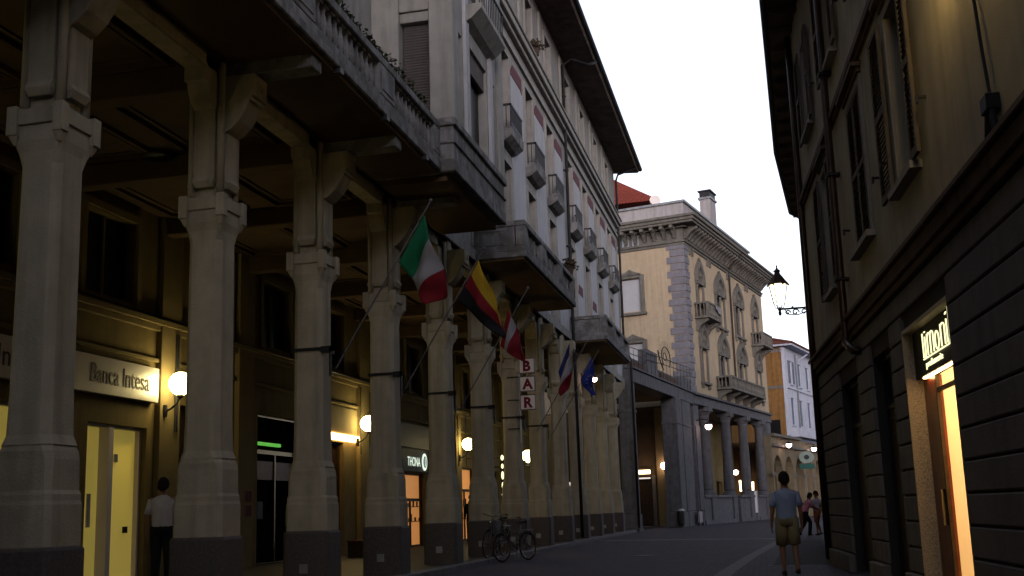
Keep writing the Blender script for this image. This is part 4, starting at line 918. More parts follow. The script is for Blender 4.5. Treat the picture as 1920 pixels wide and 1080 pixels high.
sh = empty('added_side_house', (-20, 62, 0), 0, 'unseen plain house added across the side street to darken the passage', 'building')  # unseen block, added to shut sky light out of the portico passage
part(MB().box(-24, -17, 50, 70.5, 0, 11), 'wall', 'o_stucco', sh)
m = MB()
for k in range(4):
    for z in (1.2, 4.6, 8): m.box(-17, -16.95, 53+k*3.6, 54.1+k*3.6, z, z+1.7)
parts(m, 'window', 'glass', sh)
# ------------------------------------------------------------------ yellow palazzo
YO, YD, YN = (-4.23, 68.72), (.231, .973), (.973, -.231)
YF = frame(YO, YD, YN); YL = frame(YO, (-.973, .231), (-.231, -.973))
by = empty('yellow_palazzo', (*YO, 0), 0, 'yellow palazzo with grey corner quoins, ornate windows and a bracketed cornice', 'building')
Y_ = lambda mb, n, m, **k: part(mb, n, m, by, **k)
LY = 21.0
wsp = [(2.45, 3.75), (6.95, 9.0), (12.0, 14.1), (17.35, 18.75)]
holes = [(a, b, 13.55, 15.85) for a, b in wsp] + [(a, b, 9.2, 11.5) for a, b in wsp]
m = MB(YF); wall(m, 0, LY, 8.36, 18.3, .4, holes); Y_(m, 'front_wall', 'y_stucco')
lh = [(3.1, 4.45, 13.98, 16.2), (3.1, 4.4, 9.9, 11.85), (7.5, 8.8, 13.98, 16.2)]
m = MB(YL); wall(m, .4, 16, 0, 18.3, .4, lh + [(2.95, 4.35, 0, 3.1), (7, 9, 0, 3)]); Y_(m, 'side_wall', 'y_stucco')
for a, b, c, d in lh:
    wn = Y_(MB(YL).box(a+.05, b-.05, -.2, -.15, c, d-.04), 'window', 'pale_blind')
    m = MB(YL); m.box(a-.3, a, 0, .12, c-.1, d+.2); m.box(b, b+.3, 0, .12, c-.1, d+.2); m.box(a, b, 0, .12, d, d+.2); m.box(a-.1, b+.1, .0, .16, d+.2, d+.3); m.loft([[(a-.05, w_, d+.3), (b+.05, w_, d+.3), ((a+b)/2+.3, w_, d+.45), ((a+b)/2, w_, d+.62), ((a+b)/2-.3, w_, d+.45)] for w_ in (0, .14)]); part(m, 'surround', 'y_corn', wn, bevel=.02)
    part(MB(YL).box(a-.4, b+.4, 0, .26, c-.28, c-.11), 'sill', 'y_corn', wn)
m = MB(YL); wall(m, 1.2, 16, .002, 7.6, .04, [(2.95, 4.35, 0, 3.1), (7, 9, 0, 3)], w0=.045); Y_(m, 'side_wall_shade', 'soffit')  # thin dark skin: the passage's shade put into the lower wall's colour
d = Y_(MB(YL).box(3.0, 4.3, -.3, -.25, 0, 3.0), 'side_door', 'wood_dark')
m = MB(YL); m.box(2.7, 2.93, 0, .15, 0, 3.2); m.box(4.37, 4.6, 0, .15, 0, 3.2); parts(m, 'door_jamb', 'y_corn', d)
m = MB(YL); 
for a in (1.45, 5.2, 9.5): m.box(a, a+1.1, 0, .22, 0, 7.5)
parts(m, 'side_pilaster', 'backtrim', by)
# corner quoins, alternating lengths, each stone its own piece
z = 8.4; k = 0
while z < 18.0:
    h = .47; L1, L2 = (1.15, .95) if k % 2 == 0 else (.92, .72)
    pts = [YF(0, .07, 0)[:2]]
    q = MB()
    a = YF(L2, .07, 0)[:2]; c0 = (YO[0]+YN[0]*.07-YD[0]*.07, YO[1]+YN[1]*.07-YD[1]*.07); b = YL(L1, .07, 0)[:2]
    b2 = YL(L1, -.02, 0)[:2]; ci = YO; a2 = YF(L2, -.02, 0)[:2]
    poly = [a, c0, b, b2, (YO[0]-YN[0]*.02+YD[0]*.02, YO[1]-YN[1]*.02+YD[1]*.02), a2]
    q.loft([[(*p, z) for p in poly], [(*p, z+h-.045) for p in poly]]); Y_(q, 'quoin', 'y_stone'); z += h; k += 1
# frieze, brackets and cornice
def edge(f0, f1, z0, z1, pr, name, mt, bevel=.02):   # a band round both faces, mitred at the corner
    q = MB(); L = LY
    A = lambda pr_: [YF(L, pr_, 0)[:2], (YO[0]+YN[0]*pr_-YD[0]*pr_, YO[1]+YN[1]*pr_-YD[1]*pr_), YL(16, pr_, 0)[:2]]
    o_, i_ = A(pr), A(-.05); ring = [o_[0], o_[1], o_[2], i_[2], i_[1], i_[0]]
    q.loft([[(*p, z0) for p in ring], [(*p, z1) for p in ring]]); return Y_(q, name, mt, bevel=bevel)
edge(0, 0, 18.05, 18.22, .1, 'architrave', 'y_corn'); edge(0, 0, 18.22, 18.32, .2, 'architrave_moulding', 'y_corn'); edge(0, 0, 18.32, 19.15, .05, 'frieze', 'y_corn')
edge(0, 0, 19.15, 19.27, .35, 'bed_moulding', 'y_corn'); edge(0, 0, 19.27, 19.42, 1.0, 'cornice_soffit', 'y_corn'); edge(0, 0, 19.42, 19.62, 1.1, 'cornice', 'y_corn'); edge(0, 0, 19.62, 19.8, 1.22, 'cornice_gutter', 'y_corn')
bm_ = None
def bracket(F, u):
    q = MB(F); q.loft([[(uu, .05, 18.55), (uu, .16, 18.5), (uu, .30, 18.7), (uu, .55, 18.95), (uu, .92, 19.08), (uu, .92, 19.265), (uu, .05, 19.265)] for uu in (u-.11, u+.11)]); Y_(q, 'cornice_bracket', 'y_corn')
for k in range(31): bracket(YF, .35+k*.68)
for k in range(12): bracket(YL, .5+k*.68)
q = MB(YL); 
for a in (3.0, 3.35, 3.7, 4.05, 4.4): q.box(a, a+.14, .05, .08, 18.4, 19.1)
Y_(q, 'attic_grille', 'metal_grey')
# pendants under the architrave
q = MB(YF)
for a in (1.1, 1.7, 5.2, 5.8, 10.3, 10.9, 15.5, 16.1): q.box(a, a+.22, .02, .12, 17.62, 18.05)
parts(q, 'pendant', 'y_corn', by)
# ornate windows
def ornate(u0, u1, z0, z1, lights):
    wn = Y_(MB(YF).box(u0+.05, u1-.05, -.22, -.18, z0+.03, z1-.03), 'window', 'glass')
    m = MB(YF); n = lights
    for k in range(n+1):
        uu = u0+(u1-u0)*k/n; m.lathe(uu, .06, [(.10, z0), (.07, z0+.1), (.06, z1-.25), (.10, z1-.1), (.11, z1)], 8)
    parts(m, 'colonnette', 'y_corn', wn)
    m = MB(YF)
    m.box(u0-.22, u0-.02, 0, .10, z0, z1); m.box(u1+.02, u1+.22, 0, .10, z0, z1); m.box(u0-.3, u1+.3, 0, .2, z1+.01, z1+.13); part(m, 'surround', 'y_corn', wn)
    c = (u0+u1)/2; hw = (u1-u0)/2+.28
    def ogee(s_): return [(c-hw*s_, z1+.16), (c-hw*s_, z1+.16+.5*s_), (c-hw*.86*s_, z1+.16+.85*s_), (c-hw*.5*s_, z1+.16+1.25*s_), (c, z1+.16+1.6*s_), (c+hw*.5*s_, z1+.16+1.25*s_), (c+hw*.86*s_, z1+.16+.85*s_), (c+hw*s_, z1+.16+.5*s_), (c+hw*s_, z1+.16)]
    P1, P2 = ogee(1), ogee(.74); m = MB(YF)
    for k in range(len(P1)-1):
        m.loft([[(P1[k][0], w_, P1[k][1]), (P1[k+1][0], w_, P1[k+1][1]), (P2[k+1][0], w_, P2[k+1][1]), (P2[k][0], w_, P2[k][1])] for w_ in (0, .22)])
    part(m, 'pointed_hood', 'y_corn', wn)
    m = MB(YF); m.loft([[(p[0], w_, p[1]) for p in ogee(.73)] for w_ in (0, .04)]); m.lathe(c, .08, [(.02, z1+.45), (.16, z1+.6), (.16, z1+.75), (.02, z1+.9)], 8)
    m.ball((c, .12, z1+1.82), .11, 8); part(m, 'tympanum', 'y_corn', wn)
    m = MB(YF); m.box(u0-.3, u1+.3, 0, .24, z0-.16, z0-.01); m.box(u0-.2, u0, 0, .18, z0-.42, z0-.17); m.box(u1, u1+.2, 0, .18, z0-.42, z0-.17); part(m, 'sill', 'y_corn', wn)
for i, (a, b) in enumerate(wsp):
    ornate(a, b, 13.6, 15.85, 1 if i in (0, 3) else 2); ornate(a, b, 9.25, 11.5, 1 if i in (0, 3) else 2)
def ybalc(u0, u1, z0, z1, pr, name='balcony'):
    b = Y_(MB(YF).box(u0-.08, u1+.08, .0, pr+.06, z0, z0+.16), name, 'y_corn', bevel=.02)
    part(MB(YF).box(u0-.06, u1+.06, .0, pr+.04, z1-.13, z1), 'top_rail', 'y_corn', b, bevel=.01)
    m = MB(YF); uu = u0
    while uu <= u1+.01: m.lathe(uu, pr-.05, [(.05, z0+.16), (.035, z0+.25), (.075, z0+.42), (.04, z0+.65), (.055, z1-.14)], 6); uu += (u1-u0)/max(1, round((u1-u0)/.27))
    for k in range(3): 
        for uu in (u0+.02, u1-.02): m.lathe(uu, .15+k*.25, [(.05, z0+.16), (.075, z0+.42), (.04, z0+.65), (.055, z1-.14)], 6)
    stuff(part(m, 'baluster_row', 'y_corn', b))
    m = MB(YF)
    for uu in (u0+.02, u1-.02): m.box(uu-.1, uu+.1, pr-.15, pr+.03, z0+.161, z1-.131)
    part(m, 'corner_post', 'y_corn', b)
    n = 2 if u1-u0 < 5 else 5
    m = MB(YF)
    for k in range(n):
        uu = u0+.25+(u1-u0-.5)*k/(n-1); m.loft([[(x, 0, z0-.75), (x, .12, z0-.78), (x, .3, z0-.45), (x, pr-.1, z0-.14), (x, pr-.1, z0-.003), (x, 0, z0-.003)] for x in (uu-.13, uu+.13)])
    parts(m, 'console', 'y_corn', b)
    return b
ybalc(1.7, 4.5, 13.35, 14.45, .95); ybalc(16.6, 19.6, 13.35, 14.45, .95); bb = ybalc(5.9, 15.4, 9.0, 9.95, 1.05)
t = empty('hung_cloth', YF(3.4, 1.03, 13.8), 0, 'white cloth hung over the small balcony of the yellow palazzo', 'cloth')
m = MB(); m.grid(lambda u, v: YF(3.1+1.3*u, 1.06+.03*math.sin(u*9), 14.35-.55*v*(.4+.6*u)), 8, 5); th(m, 'cloth', 'f_white', t)
m = MB(); m.tube([YF(10.75, 1.15, 19.5), YF(10.75, .5, 18.9), YF(10.75, .12, 18.4), YF(10.75, .12, 9.9), YF(10.75, .12, 8.5)], .07, 8); Y_(m, 'downpipe', 'wood_dark')
# entablature, columns and low wall of the loggia
m = MB(YF); m.box(-.0, LY, -.55, .12, 7.6, 7.95); m.box(0, LY, -.55, .06, 7.95, 8.2); m.box(0, LY, -.55, .25, 8.2, 8.36); Y_(m, 'entablature', 'street_stone', bevel=.02)
m = MB(YF); m.box(-.02, 1.1, -.6, .02, 0, 7.6); m.box(.1, 1.0, .02, .10, .9, 6.2); Y_(m, 'corner_pier', 'street_stone', bevel=.02)
m = MB(YF); m.box(19.9, LY, -.6, .02, 0, 7.6); Y_(m, 'end_pier', 'street_stone', bevel=.02)
for u in (3.1, 8.35, 13.1, 18.0):
    c = Y_(MB(YF).lathe(u, -.25, [(.36, 2.15), (.38, 2.3), (.36, 3.6), (.33, 6.9), (.36, 6.95), (.35, 7.05)], 18), 'loggia_column', 'street_stone', smooth=True)
    part(MB(YF).lathe(u, -.25, [(.48, 1.86), (.48, 1.98), (.42, 2.02), (.45, 2.08), (.38, 2.15)], 18), 'column_base', 'street_stone', c)
    part(MB(YF).lathe(u, -.25, [(.35, 7.05), (.44, 7.2), (.5, 7.3)], 18).box(u-.5, u+.5, -.75, .25, 7.3, 7.6), 'column_capital', 'street_stone', c)
for a, b in ((1.1, 8.9), (9.9, 13.9), (15.2, 19.9)):
    p = Y_(MB(YF).box(a, b, -.55, .05, .25, 1.68), 'low_wall', 'street_stone')
    part(MB(YF).box(a, b, -.62, .16, 1.68, 1.85), 'coping', 'street_stone', p, bevel=.02); part(MB(YF).box(a, b, -.6, .12, 0, .25), 'wall_base', 'street_stone', p)
    for u in (3.1, 8.35, 13.1, 18.0):
        if a <= u <= b: part(MB(YF).box(u-.5, u+.5, .05, .16, .25, 1.67), 'pedestal', 'street_stone', p)
m = MB(YF); wall(m, 1.2, LY, 0, 7.95, .3, [(5, 6.6, 0, 3), (11.6, 13, 0, 3), (15.5, 17.2, 0, 3)], w0=-3.2); Y_(m, 'loggia_back_wall', 'backwall')
m = MB(YF); 
for a in (3.4, 8.8, 14, 18.8): m.box(a, a+.8, -3.2, -3.05, 0, 7.6)
parts(m, 'loggia_pilaster', 'backtrim', by)
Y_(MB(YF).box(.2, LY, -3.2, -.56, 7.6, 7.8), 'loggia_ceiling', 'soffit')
for a, b in ((5, 6.6), (11.6, 13), (15.5, 17.2)): Y_(MB(YF).box(a, b, -3.6, -3.55, 0, 3), 'loggia_door', 'warm_room' if a == 11.6 else 'wood_dark')
# attic storey, chimney, roof
at = MB(); A = [YF(1.5, -.3, 0)[:2], YF(18.9, -.3, 0)[:2], YF(18.9, -8, 0)[:2], YF(1.5, -14, 0)[:2]]
at.loft([[(*p, 19.6) for p in A], [(*p, 21.35) for p in A]]); Y_(at, 'attic', 'attic')
at = MB(); A2 = [YF(1.35, -.15, 0)[:2], YF(19.0, -.15, 0)[:2], YF(19.0, -8, 0)[:2], YF(1.35, -14, 0)[:2]]
at.loft([[(*p, 21.35) for p in A2], [(*p, 21.5) for p in A2]]); Y_(at, 'attic_coping', 'pipe')
ch = Y_(MB(YF).box(10.2, 11.7, -1.6, -.8, 21.5, 23.9), 'chimney', 'attic'); part(MB(YF).box(10.1, 11.8, -1.7, -.7, 23.9, 24.05), 'chimney_cap', 'pipe', ch); part(MB(YF).box(10.2, 11.7, -1.6, -.8, 24.05, 24.5).box(10.1, 11.8, -1.7, -.7, 24.5, 24.6), 'chimney_pot', 'metal_dark', ch)
t = empty('satellite_dish', (-6.1, 71.2, 21.5), 0, 'small pale satellite dish on the attic corner of the yellow palazzo', 'satellite dish')
MB().lathe(0, 0, [(.01, 0), (.22, .04), (.36, .13), (.38, .15)], 18).build('dish', 'sign_white', t).rotation_euler = (math.radians(80), 0, .2); t.children[0].location = (0, 0, .38); MB().tube([(0, .12, 0), (0, .12, .4)], .03, 6).build('mast', 'metal_grey', t)
rf = MB()
a, b, c, e = (-15.5, 72.5), (-5.9, 72.0), (-5.9, 82), (-15.5, 82); top = (-9.5, 78)
rf.loft([[(*a, 22.2), (*b, 22.2), (*c, 22.2), (*e, 22.2)], [(-13.5, 76.5, 25.4), (-9.6, 76.5, 25.4), (-9.6, 79, 25.4), (-13.5, 79, 25.4)]]); rt_ = Y_(rf, 'tiled_roof', 'terracotta')
q = MB()
for k in range(44):
    x = -15.4+k*.215; fx = (x+15.5)/9.6; q.tube([(x, 72.5-.5*fx, 22.22), (-13.5+fx*3.9, 76.5, 25.42)], .055, 5)
stuff(part(q, 'roof_tile', 'terracotta', rt_))

rt_lamp = [(YL(1.95, .55, 0)[:2], 3.75, .22, 'lit globe lamp by the side door under the portico'), (YF(10.3, -2.6, 0)[:2], 3.72, .2, 'lit globe lamp in the loggia behind its first column'), (YF(19.2, -2.6, 0)[:2], 3.72, .2, 'lit globe lamp deep in the loggia between its second and third columns')]
for (xy, z, r, lab) in rt_lamp:
    dr = (.231, .973) if 'side door' in lab else (-.973, .231)
    globe_lamp('globe_lamp', xy[0], xy[1], z, r, .5, lab, 'globe_far', 'globe lamps of the yellow palazzo', dr)
def arm_lamp(xy, z, lab, dr, L=.8):
    t = empty('arm_lamp', (*xy, z), 0, lab, 'lamp', 'small bright street lamps on wall arms')
    MB().ball((0, 0, 0), .21, 14).build('bulb', 'globe_far', t, smooth=True)
    m = MB(); m.tube([(0, 0, .2), (0, 0, .4), (dr[0]*L*.5, dr[1]*L*.5, .5), (dr[0]*L, dr[1]*L, .42)], .03, 6); m.lathe(0, 0, [(.26, .1), (.2, .2), (.06, .26)], 12); m.build('lamp_arm', 'metal_black', t)
    return t
arm_lamp(YF(.5, .8, 0)[:2], 6.14, 'bright street lamp on the corner of the yellow palazzo', (-.973, .231))
t = empty('info_board', YF(15.0, -.3, 0), 0, 'tall pale glass information board beside the low loggia wall', 'board')
th(MB(YF).box(14.1, 15.0, -.1, 0, .55, 2.15), 'glass_panel', 'sign_white', t); th(MB(YF).box(14.0, 14.1, -.15, .05, 0, 2.2).box(15.0, 15.1, -.15, .05, 0, 2.2), 'leg', 'metal_grey', t)
t = empty('lit_sign', YL(3.7, .3, 3.35), 0, 'small lit box sign over the side door under the portico', 'sign')
th(MB(YL).box(3.0, 4.35, .2, .5, 3.3, 3.55), 'light_tube', 'tube', t); th(MB(YL).box(3.0, 4.35, .16, .19, 3.15, 3.7), 'sign_back', 'wood_dark', t)

# ------------------------------------------------------------------ white house with orange side and arches
HO, HD, HN = (2.3, 95.0), (.258, .966), (.966, -.258)
HF = frame(HO, HD, HN); HL = frame(HO, (-.966, .258), (-.258, -.966))
bw = empty('white_house', (*HO, 0), 0, 'white fronted house with an orange side wall above arches at the far end', 'building')
H_ = lambda mb, n, m, **k: part(mb, n, m, bw, **k)
hw = [(a, a+1.0, 11.5, 13.5) for a in (1.3, 4.4, 7.5, 10.6, 13.7)] + [(a, a+1.0, 7.9, 10.2) for a in (1.1, 4.2, 7.3, 10.4, 13.5)]
m = MB(HF); wall(m, 0, 22, 6.9, 14.6, .3, hw); H_(m, 'front_wall', 'w_stucco')
m = MB(HL); m.box(.3, 10, -.3, 0, 5.8, 14.6); H_(m, 'side_wall', 'o_stucco')
m = MB(HL); m.box(.3, 10, 0, .05, 11.0, 11.25); H_(m, 'side_band', 'y_corn')
H_(MB(HF).box(0, 22, -10, -.31, 14.2, 14.5), 'attic_floor', 'w_stucco')
for a, b, c, d in hw:
    wn = H_(MB(HF).box(a, b, -.2, -.15, c, d), 'window', 'glass')
    for u0, u1 in ((a-.55, a-.03), (b+.03, b+.55)) if (c > 11 and a < 2) else ((a+.02, (a+b)/2-.01), ((a+b)/2+.01, b-.02)):
        lf = part(MB(HF).box(u0, u1, .01 if c > 11 and a < 2 else -.12, .06 if c > 11 and a < 2 else -.07, c, d), 'shutter', 'blue_shutter', wn)
    m = MB(HF); m.box(a-.1, b+.1, 0, .12, c-.14, c-.02); m.box(a-.08, b+.08, 0, .05, d+.02, d+.14); parts(m, 'trim', 'w_stucco', wn)
m = MB(HF); m.box(0, 22, 0, .12, 11.0, 11.15); H_(m, 'front_band', 'w_stucco')
m = MB(HF); m.tube([HF(0, 0, 0)]*2, .01, 3) if False else None
m = MB(); m.tube([HF(3.4, .12, 14.3), HF(3.4, .12, 7.1)], .07, 6); H_(m, 'downpipe', 'pipe')
m = MB(); m.tube([HF(5.4, .75, 14.45), HF(4.6, .12, 13.9), HF(4.3, .1, 13.6)], .06, 6); H_(m, 'gutter_elbow', 'w_stucco')
m = MB(HF); m.loft([[(-.6, -9, 14.7), (22, -9, 14.7), (22, .8, 14.62), (-.6, .8, 14.62)], [(-.6, -9, 14.9), (22, -9, 14.9), (22, .8, 14.78), (-.6, .8, 14.78)]]); H_(m, 'eaves', 'w_stucco')
m = MB(HF); m.loft([[(-.7, .85, 14.79), (22, .85, 14.79), (22, -9, 14.9), (-.7, -9, 14.9)], [(-.1, -4, 16.1), (22, -4, 16.1), (22, -4.4, 16.1), (-.1, -4.4, 16.1)]]); rr_ = H_(m, 'tiled_roof', 'old_tiles')
m = MB(HF)
for k in range(70): m.tube([(-.6+k*.32, .9, 14.86), (-.5+k*.32, -4, 16.15)], .09, 5)
stuff(part(m, 'roof_tile', 'old_tiles', rr_))
H_(MB(HF).box(-.5, .3, -3.6, -2.8, 15.2, 16.6).box(-.4, .2, -6.6, -6, 15.2, 16.7), 'chimney', 'r_band')
# balcony parapet and arcade storey that reaches nearer
m = MB(HF); m.box(0, 16, .0, .9, 6.75, 6.95); m.box(0, 16, .8, .92, 6.95, 7.5); m.box(-.0, .12, 0, .8, 6.95, 7.5); H_(m, 'balcony', 'w_stucco')
m = MB(HF); wall(m, -9, 22, 0, 6.4, .6, [(-8.6+3.55*k, -5.9+3.55*k, 0, 3.6) for k in range(8)], w0=.6); H_(m, 'arcade_front', 'far_arcade')
def archfill(u0, u1, zs, zt, w0, w1):
    q = MB(HF); c = (u0+u1)/2; r = (u1-u0)/2; n = 8
    for k in range(n):
        t0, t1 = math.pi*k/n, math.pi*(k+1)/n
        q.loft([[(c+r*math.cos(t0), w_, zs+r*math.sin(t0)), (c+r*math.cos(t1), w_, zs+r*math.sin(t1)), (c+r*math.cos(t1), w_, zt), (c+r*math.cos(t0), w_, zt)] for w_ in (w0, w1)])
    return q
arc = MB(HF); wall(arc, -9, 22, 0, 6.4, .6, [], w0=.6)
# replace the flat-headed openings by real arches
for o in list(bw.children):
    if o.name.startswith('arcade_front'): bpy.data.objects.remove(o)
m = MB(HF); wall(m, -9, 22, 0, 6.4, .6, [(-8.6+3.55*k, -5.9+3.55*k, 0, 5.0) for k in range(8)], w0=.6); H_(m, 'arcade_front', 'far_arcade')
for k in range(8): H_(archfill(-8.6+3.55*k, -5.9+3.55*k, 3.6, 5.0, .59, .01), 'arch', 'far_arcade')
m = MB(HF)
for k in range(9): m.box(-9.45+3.55*k, -8.62+3.55*k, .6, .7, 3.3, 3.6)
parts(m, 'impost', 'y_corn', bw)
m = MB(HF); m.box(-9, 22, .6, .85, 5.6, 5.8); m.box(-9, 0, -.3, .9, 6.4, 6.6); H_(m, 'arcade_cornice', 'y_corn')
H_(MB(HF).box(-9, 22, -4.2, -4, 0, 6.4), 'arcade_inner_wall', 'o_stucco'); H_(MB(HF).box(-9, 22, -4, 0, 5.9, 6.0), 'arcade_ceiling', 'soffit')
q = MB(HL); q.box(.8, 2.2, 0, .02, 6.75, 8.3); H_(q, 'side_window', 'dark_glass')
arm_lamp(HF(-6.2, 1.3, 0)[:2], 5.75, 'bright lamp over the first far arch, before the green sign', (-.966, .258))
arm_lamp(HF(2.6, 1.3, 0)[:2], 5.75, 'bright lamp over the far arches, beyond the green sign', (-.966, .258))
for (u, z, lab) in ((-4.9, 2.7, 'small warm lamp inside the first far arch'), (-1.6, 2.6, 'small warm lamp inside the second far arch')):
    t = empty('arcade_lamp', HF(u, -3.2, z), 0, lab, 'lamp', 'small lamps inside the far arches')
    MB().loft([[(.12*math.cos(a), .12*math.sin(a), -.45) for a in [k*math.pi/4 for k in range(8)]], [(.16*math.cos(a), .16*math.sin(a), .45) for a in [k*math.pi/4 for k in range(8)]]]).build('lamp_shade', 'tube', t); MB().tube([(0, 0, .45), (0, 0, 3.2)], .02, 5).build('cord', 'metal_black', t)
t = empty('pharmacy_sign', HF(-1.3, 1.5, 4.5), 0, 'round pale disc sign above a green panel hanging in front of the far arches', 'sign')
MB().loft([[(.62*math.cos(a), y, .42+.5*math.sin(a)) for a in [k*math.pi/12 for k in range(24)]] for y in (-.06, .06)]).build('disc', 'pale_disc', t)
MB().loft([[(.22*math.cos(a), y, .42+.2*math.sin(a)) for a in [k*math.pi/12 for k in range(24)]] for y in (-.075, -.062)]).build('disc_mark', 'metal_dark', t)
MB().box(-.6, .6, -.05, .05, -.55, -.12).build('green_panel', 'green_sign', t); MB().tube([(-1.2, 0, 1.0), (0, 0, 1.0), (0, 0, .9)], .03, 6).build('bracket', 'metal_black', t)
# closing block beyond
fb = empty('far_house', (10, 122, 0), 0, 'plain house closing the street far behind the arches', 'building')
m = MB(); m.box(-2, 22, 120, 128, 0, 9); part(m, 'wall', 'w_stucco', fb); m = MB(); m.loft([[(-2.5, 119.5, 9), (22.5, 119.5, 9), (22.5, 128.5, 9), (-2.5, 128.5, 9)], [(-1, 124, 10.6), (21, 124, 10.6), (21, 124.3, 10.6), (-1, 124.3, 10.6)]]); part(m, 'roof', 'terracotta', fb)
# the street goes on behind the camera: a house closes it
cb = empty('closing_house', (-1, -34, 0), 0, 'plain tall house across the street behind the viewer', 'building')
m = MB(); m.box(-10, 12, -44, -34, 0, 15); part(m, 'wall', 'r_stucco', cb)
m = MB()
for k in range(5):
    for z in (4.5, 8, 11.5): m.box(-6+k*3.2, -5+k*3.2, -33.99, -33.95, z, z+1.8)
parts(m, 'window', 'glass', cb)

# ------------------------------------------------------------------ bicycles
def make_bike(paint='bike_paint'):
    t = empty('bicycle')
    for x in (0, 1.05):
        w_ = MB().ring((x, 0, .34), .325, .022, 'y', 32, 6).build('wheel', 'rubber', t, smooth=True)
        MB().ring((x, 0, .34), .30, .009, 'y', 32, 5).build('rim', 'chrome', w_, smooth=True)
        m = MB()
        for k in range(18):
            a = k*math.pi/9; m.tube([(x, .02*(-1)**k, .34), (x+.295*math.cos(a), 0, .34+.295*math.sin(a))], .0022, 3)
        stuff(m.build('spoke', 'chrome', w_))
        MB().tube([(x, -.05, .34), (x, .05, .34)], .022, 8).build('hub', 'chrome', w_)
        MB().grid(lambda u, v, x=x: (x + .365*math.cos(.35+u*2.3), (v-.5)*.05, .34+.365*math.sin(.35+u*2.3)), 14, 2).build('mudguard', paint, t)
    m = MB(); seat, bb, head0, head1 = (.80, 0, .80), (.60, 0, .29), (.17, 0, .74), (.20, 0, .88)
    for a, b, r in ((bb, (.84, 0, .86), .016), (bb, (.15, 0, .66), .018), ((.17, 0, .84), (.74, 0, .62), .014), ((1.05, .045, .34), bb, .010), ((1.05, -.045, .34), bb, .010), ((1.05, .045, .34), seat, .009), ((1.05, -.045, .34), seat, .009), ((.13, 0, .62), (.22, 0, .93), .019)): m.tube([a, b], r, 8)
    m.build('frame', paint, t, smooth=True)
    m = MB(); m.tube([(0, .045, .34), (.11, .04, .60), (.14, 0, .66)], .011, 6); m.tube([(0, -.045, .34), (.11, -.04, .60), (.14, 0, .66)], .011, 6); m.build('fork', paint, t)
    m = MB(); m.tube([(.42, .30, 1.02), (.30, .28, 1.04), (.20, .12, 1.0), (.22, 0, .97), (.20, -.12, 1.0), (.30, -.28, 1.04), (.42, -.30, 1.02)], .011, 8); m.tube([(.22, 0, .92), (.22, 0, .99)], .013, 8); hb = m.build('handlebar', 'chrome', t, smooth=True)
    for s_ in (-1, 1): MB().tube([(.34, s_*.285, 1.035), (.46, s_*.305, 1.015)], .017, 8).build('grip', 'rubber', hb)
    MB().loft([[(x, y, z) for x, y, z in ((.74, -.03, .90), (.74, .03, .90), (.74, .03, .94), (.74, -.03, .94))], [(x, y, z) for x, y, z in ((.85, -.05, .90), (.85, .05, .90), (.85, .05, .95), (.85, -.05, .95))], [(x, y, z) for x, y, z in ((1.0, -.10, .91), (1.0, .10, .91), (1.0, .10, .97), (1.0, -.10, .97))]]).build('saddle', 'saddle', t, bevel=.015)
    m = MB(); m.ring(bb, .09, .008, 'y', 20, 4); m.tube([(.60, .05, .29), (.69, .05, .15)], .01, 6); m.tube([(.60, -.05, .29), (.51, -.05, .43)], .01, 6); m.box(.66, .74, .05, .13, .13, .16); m.box(.46, .54, -.13, -.05, .42, .45); m.build('crankset', 'metal_grey', t)
    m = MB()
    for y in (-.06, 0, .06): m.tube([(.90, y, .74), (1.28, y, .74)], .006, 5)
    for x in (.92, 1.1, 1.27): m.tube([(x, -.065, .74), (x, .065, .74)], .006, 5)
    m.tube([(1.25, .06, .74), (1.05, .06, .36)], .006, 5); m.tube([(1.25, -.06, .74), (1.05, -.06, .36)], .006, 5); m.build('rear_rack', 'metal_grey', t)
    MB().ball((.10, 0, .84), .04, 8).build('headlamp', 'chrome', t)
    return t
b1 = make_bike(); b1.location = (-6.60, 25.2, .12); b1.rotation_euler = (math.radians(4), 0, math.radians(82)); tag(b1, 'dark bicycle leaning by the column, front wheel towards the viewer', 'bicycle', 'bicycles by the column')
b2 = copy_tree(b1); b2.location = (-6.30, 25.5, 0.004); b2.rotation_euler = (math.radians(-4), 0, math.radians(66)); tag(b2, 'second dark bicycle standing nearer the road, with its rear rack showing', 'bicycle', 'bicycles by the column')

# ------------------------------------------------------------------ people
def skinned(name, verts, edges, radii, m, parent, sub=2):
    me = bpy.data.meshes.new(name); me.from_pydata(verts, edges, []); o = bpy.data.objects.new(name, me); COL.objects.link(o)
    o.modifiers.new('skin', 'SKIN'); 
    for i, r in enumerate(radii):
        me.skin_vertices[0].data[i].radius = r if isinstance(r, tuple) else (r, r); me.skin_vertices[0].data[i].use_root = (i == 0)
    s_ = o.modifiers.new('sub', 'SUBSURF'); s_.levels = sub; s_.render_levels = sub
    bpy.context.view_layer.update(); n = bpy.data.meshes.new_from_object(o.evaluated_get(bpy.context.evaluated_depsgraph_get()))
    bpy.data.objects.remove(o); n.materials.clear(); n.materials.append(M[m])
    for p in n.polygons: p.use_smooth = True
    q = bpy.data.objects.new(name, n); COL.objects.link(q); q.parent = parent; return q
def ell(c, rx, ry, n=16, tilt=0): return [(c[0]+rx*math.cos(2*math.pi*k/n), c[1]+ry*math.sin(2*math.pi*k/n), c[2]+tilt*math.sin(2*math.pi*k/n)) for k in range(n)]
def limb(pts, rs, n=12):
    m = MB(); P = [Vector(p) for p in pts]; rings = []
    a = None
    for i, p in enumerate(P):
        d = (P[min(i+1, len(P)-1)]-P[max(i-1, 0)]).normalized()
        a = Vector((1, 0, 0)) if a is None else a
        a = (a-d*a.dot(d)).normalized(); b = d.cross(a)
        rings.append([p+(a*math.cos(t)+b*math.sin(t))*rs[i] for t in [2*math.pi*k/n for k in range(n)]])
    return m.loft(rings)
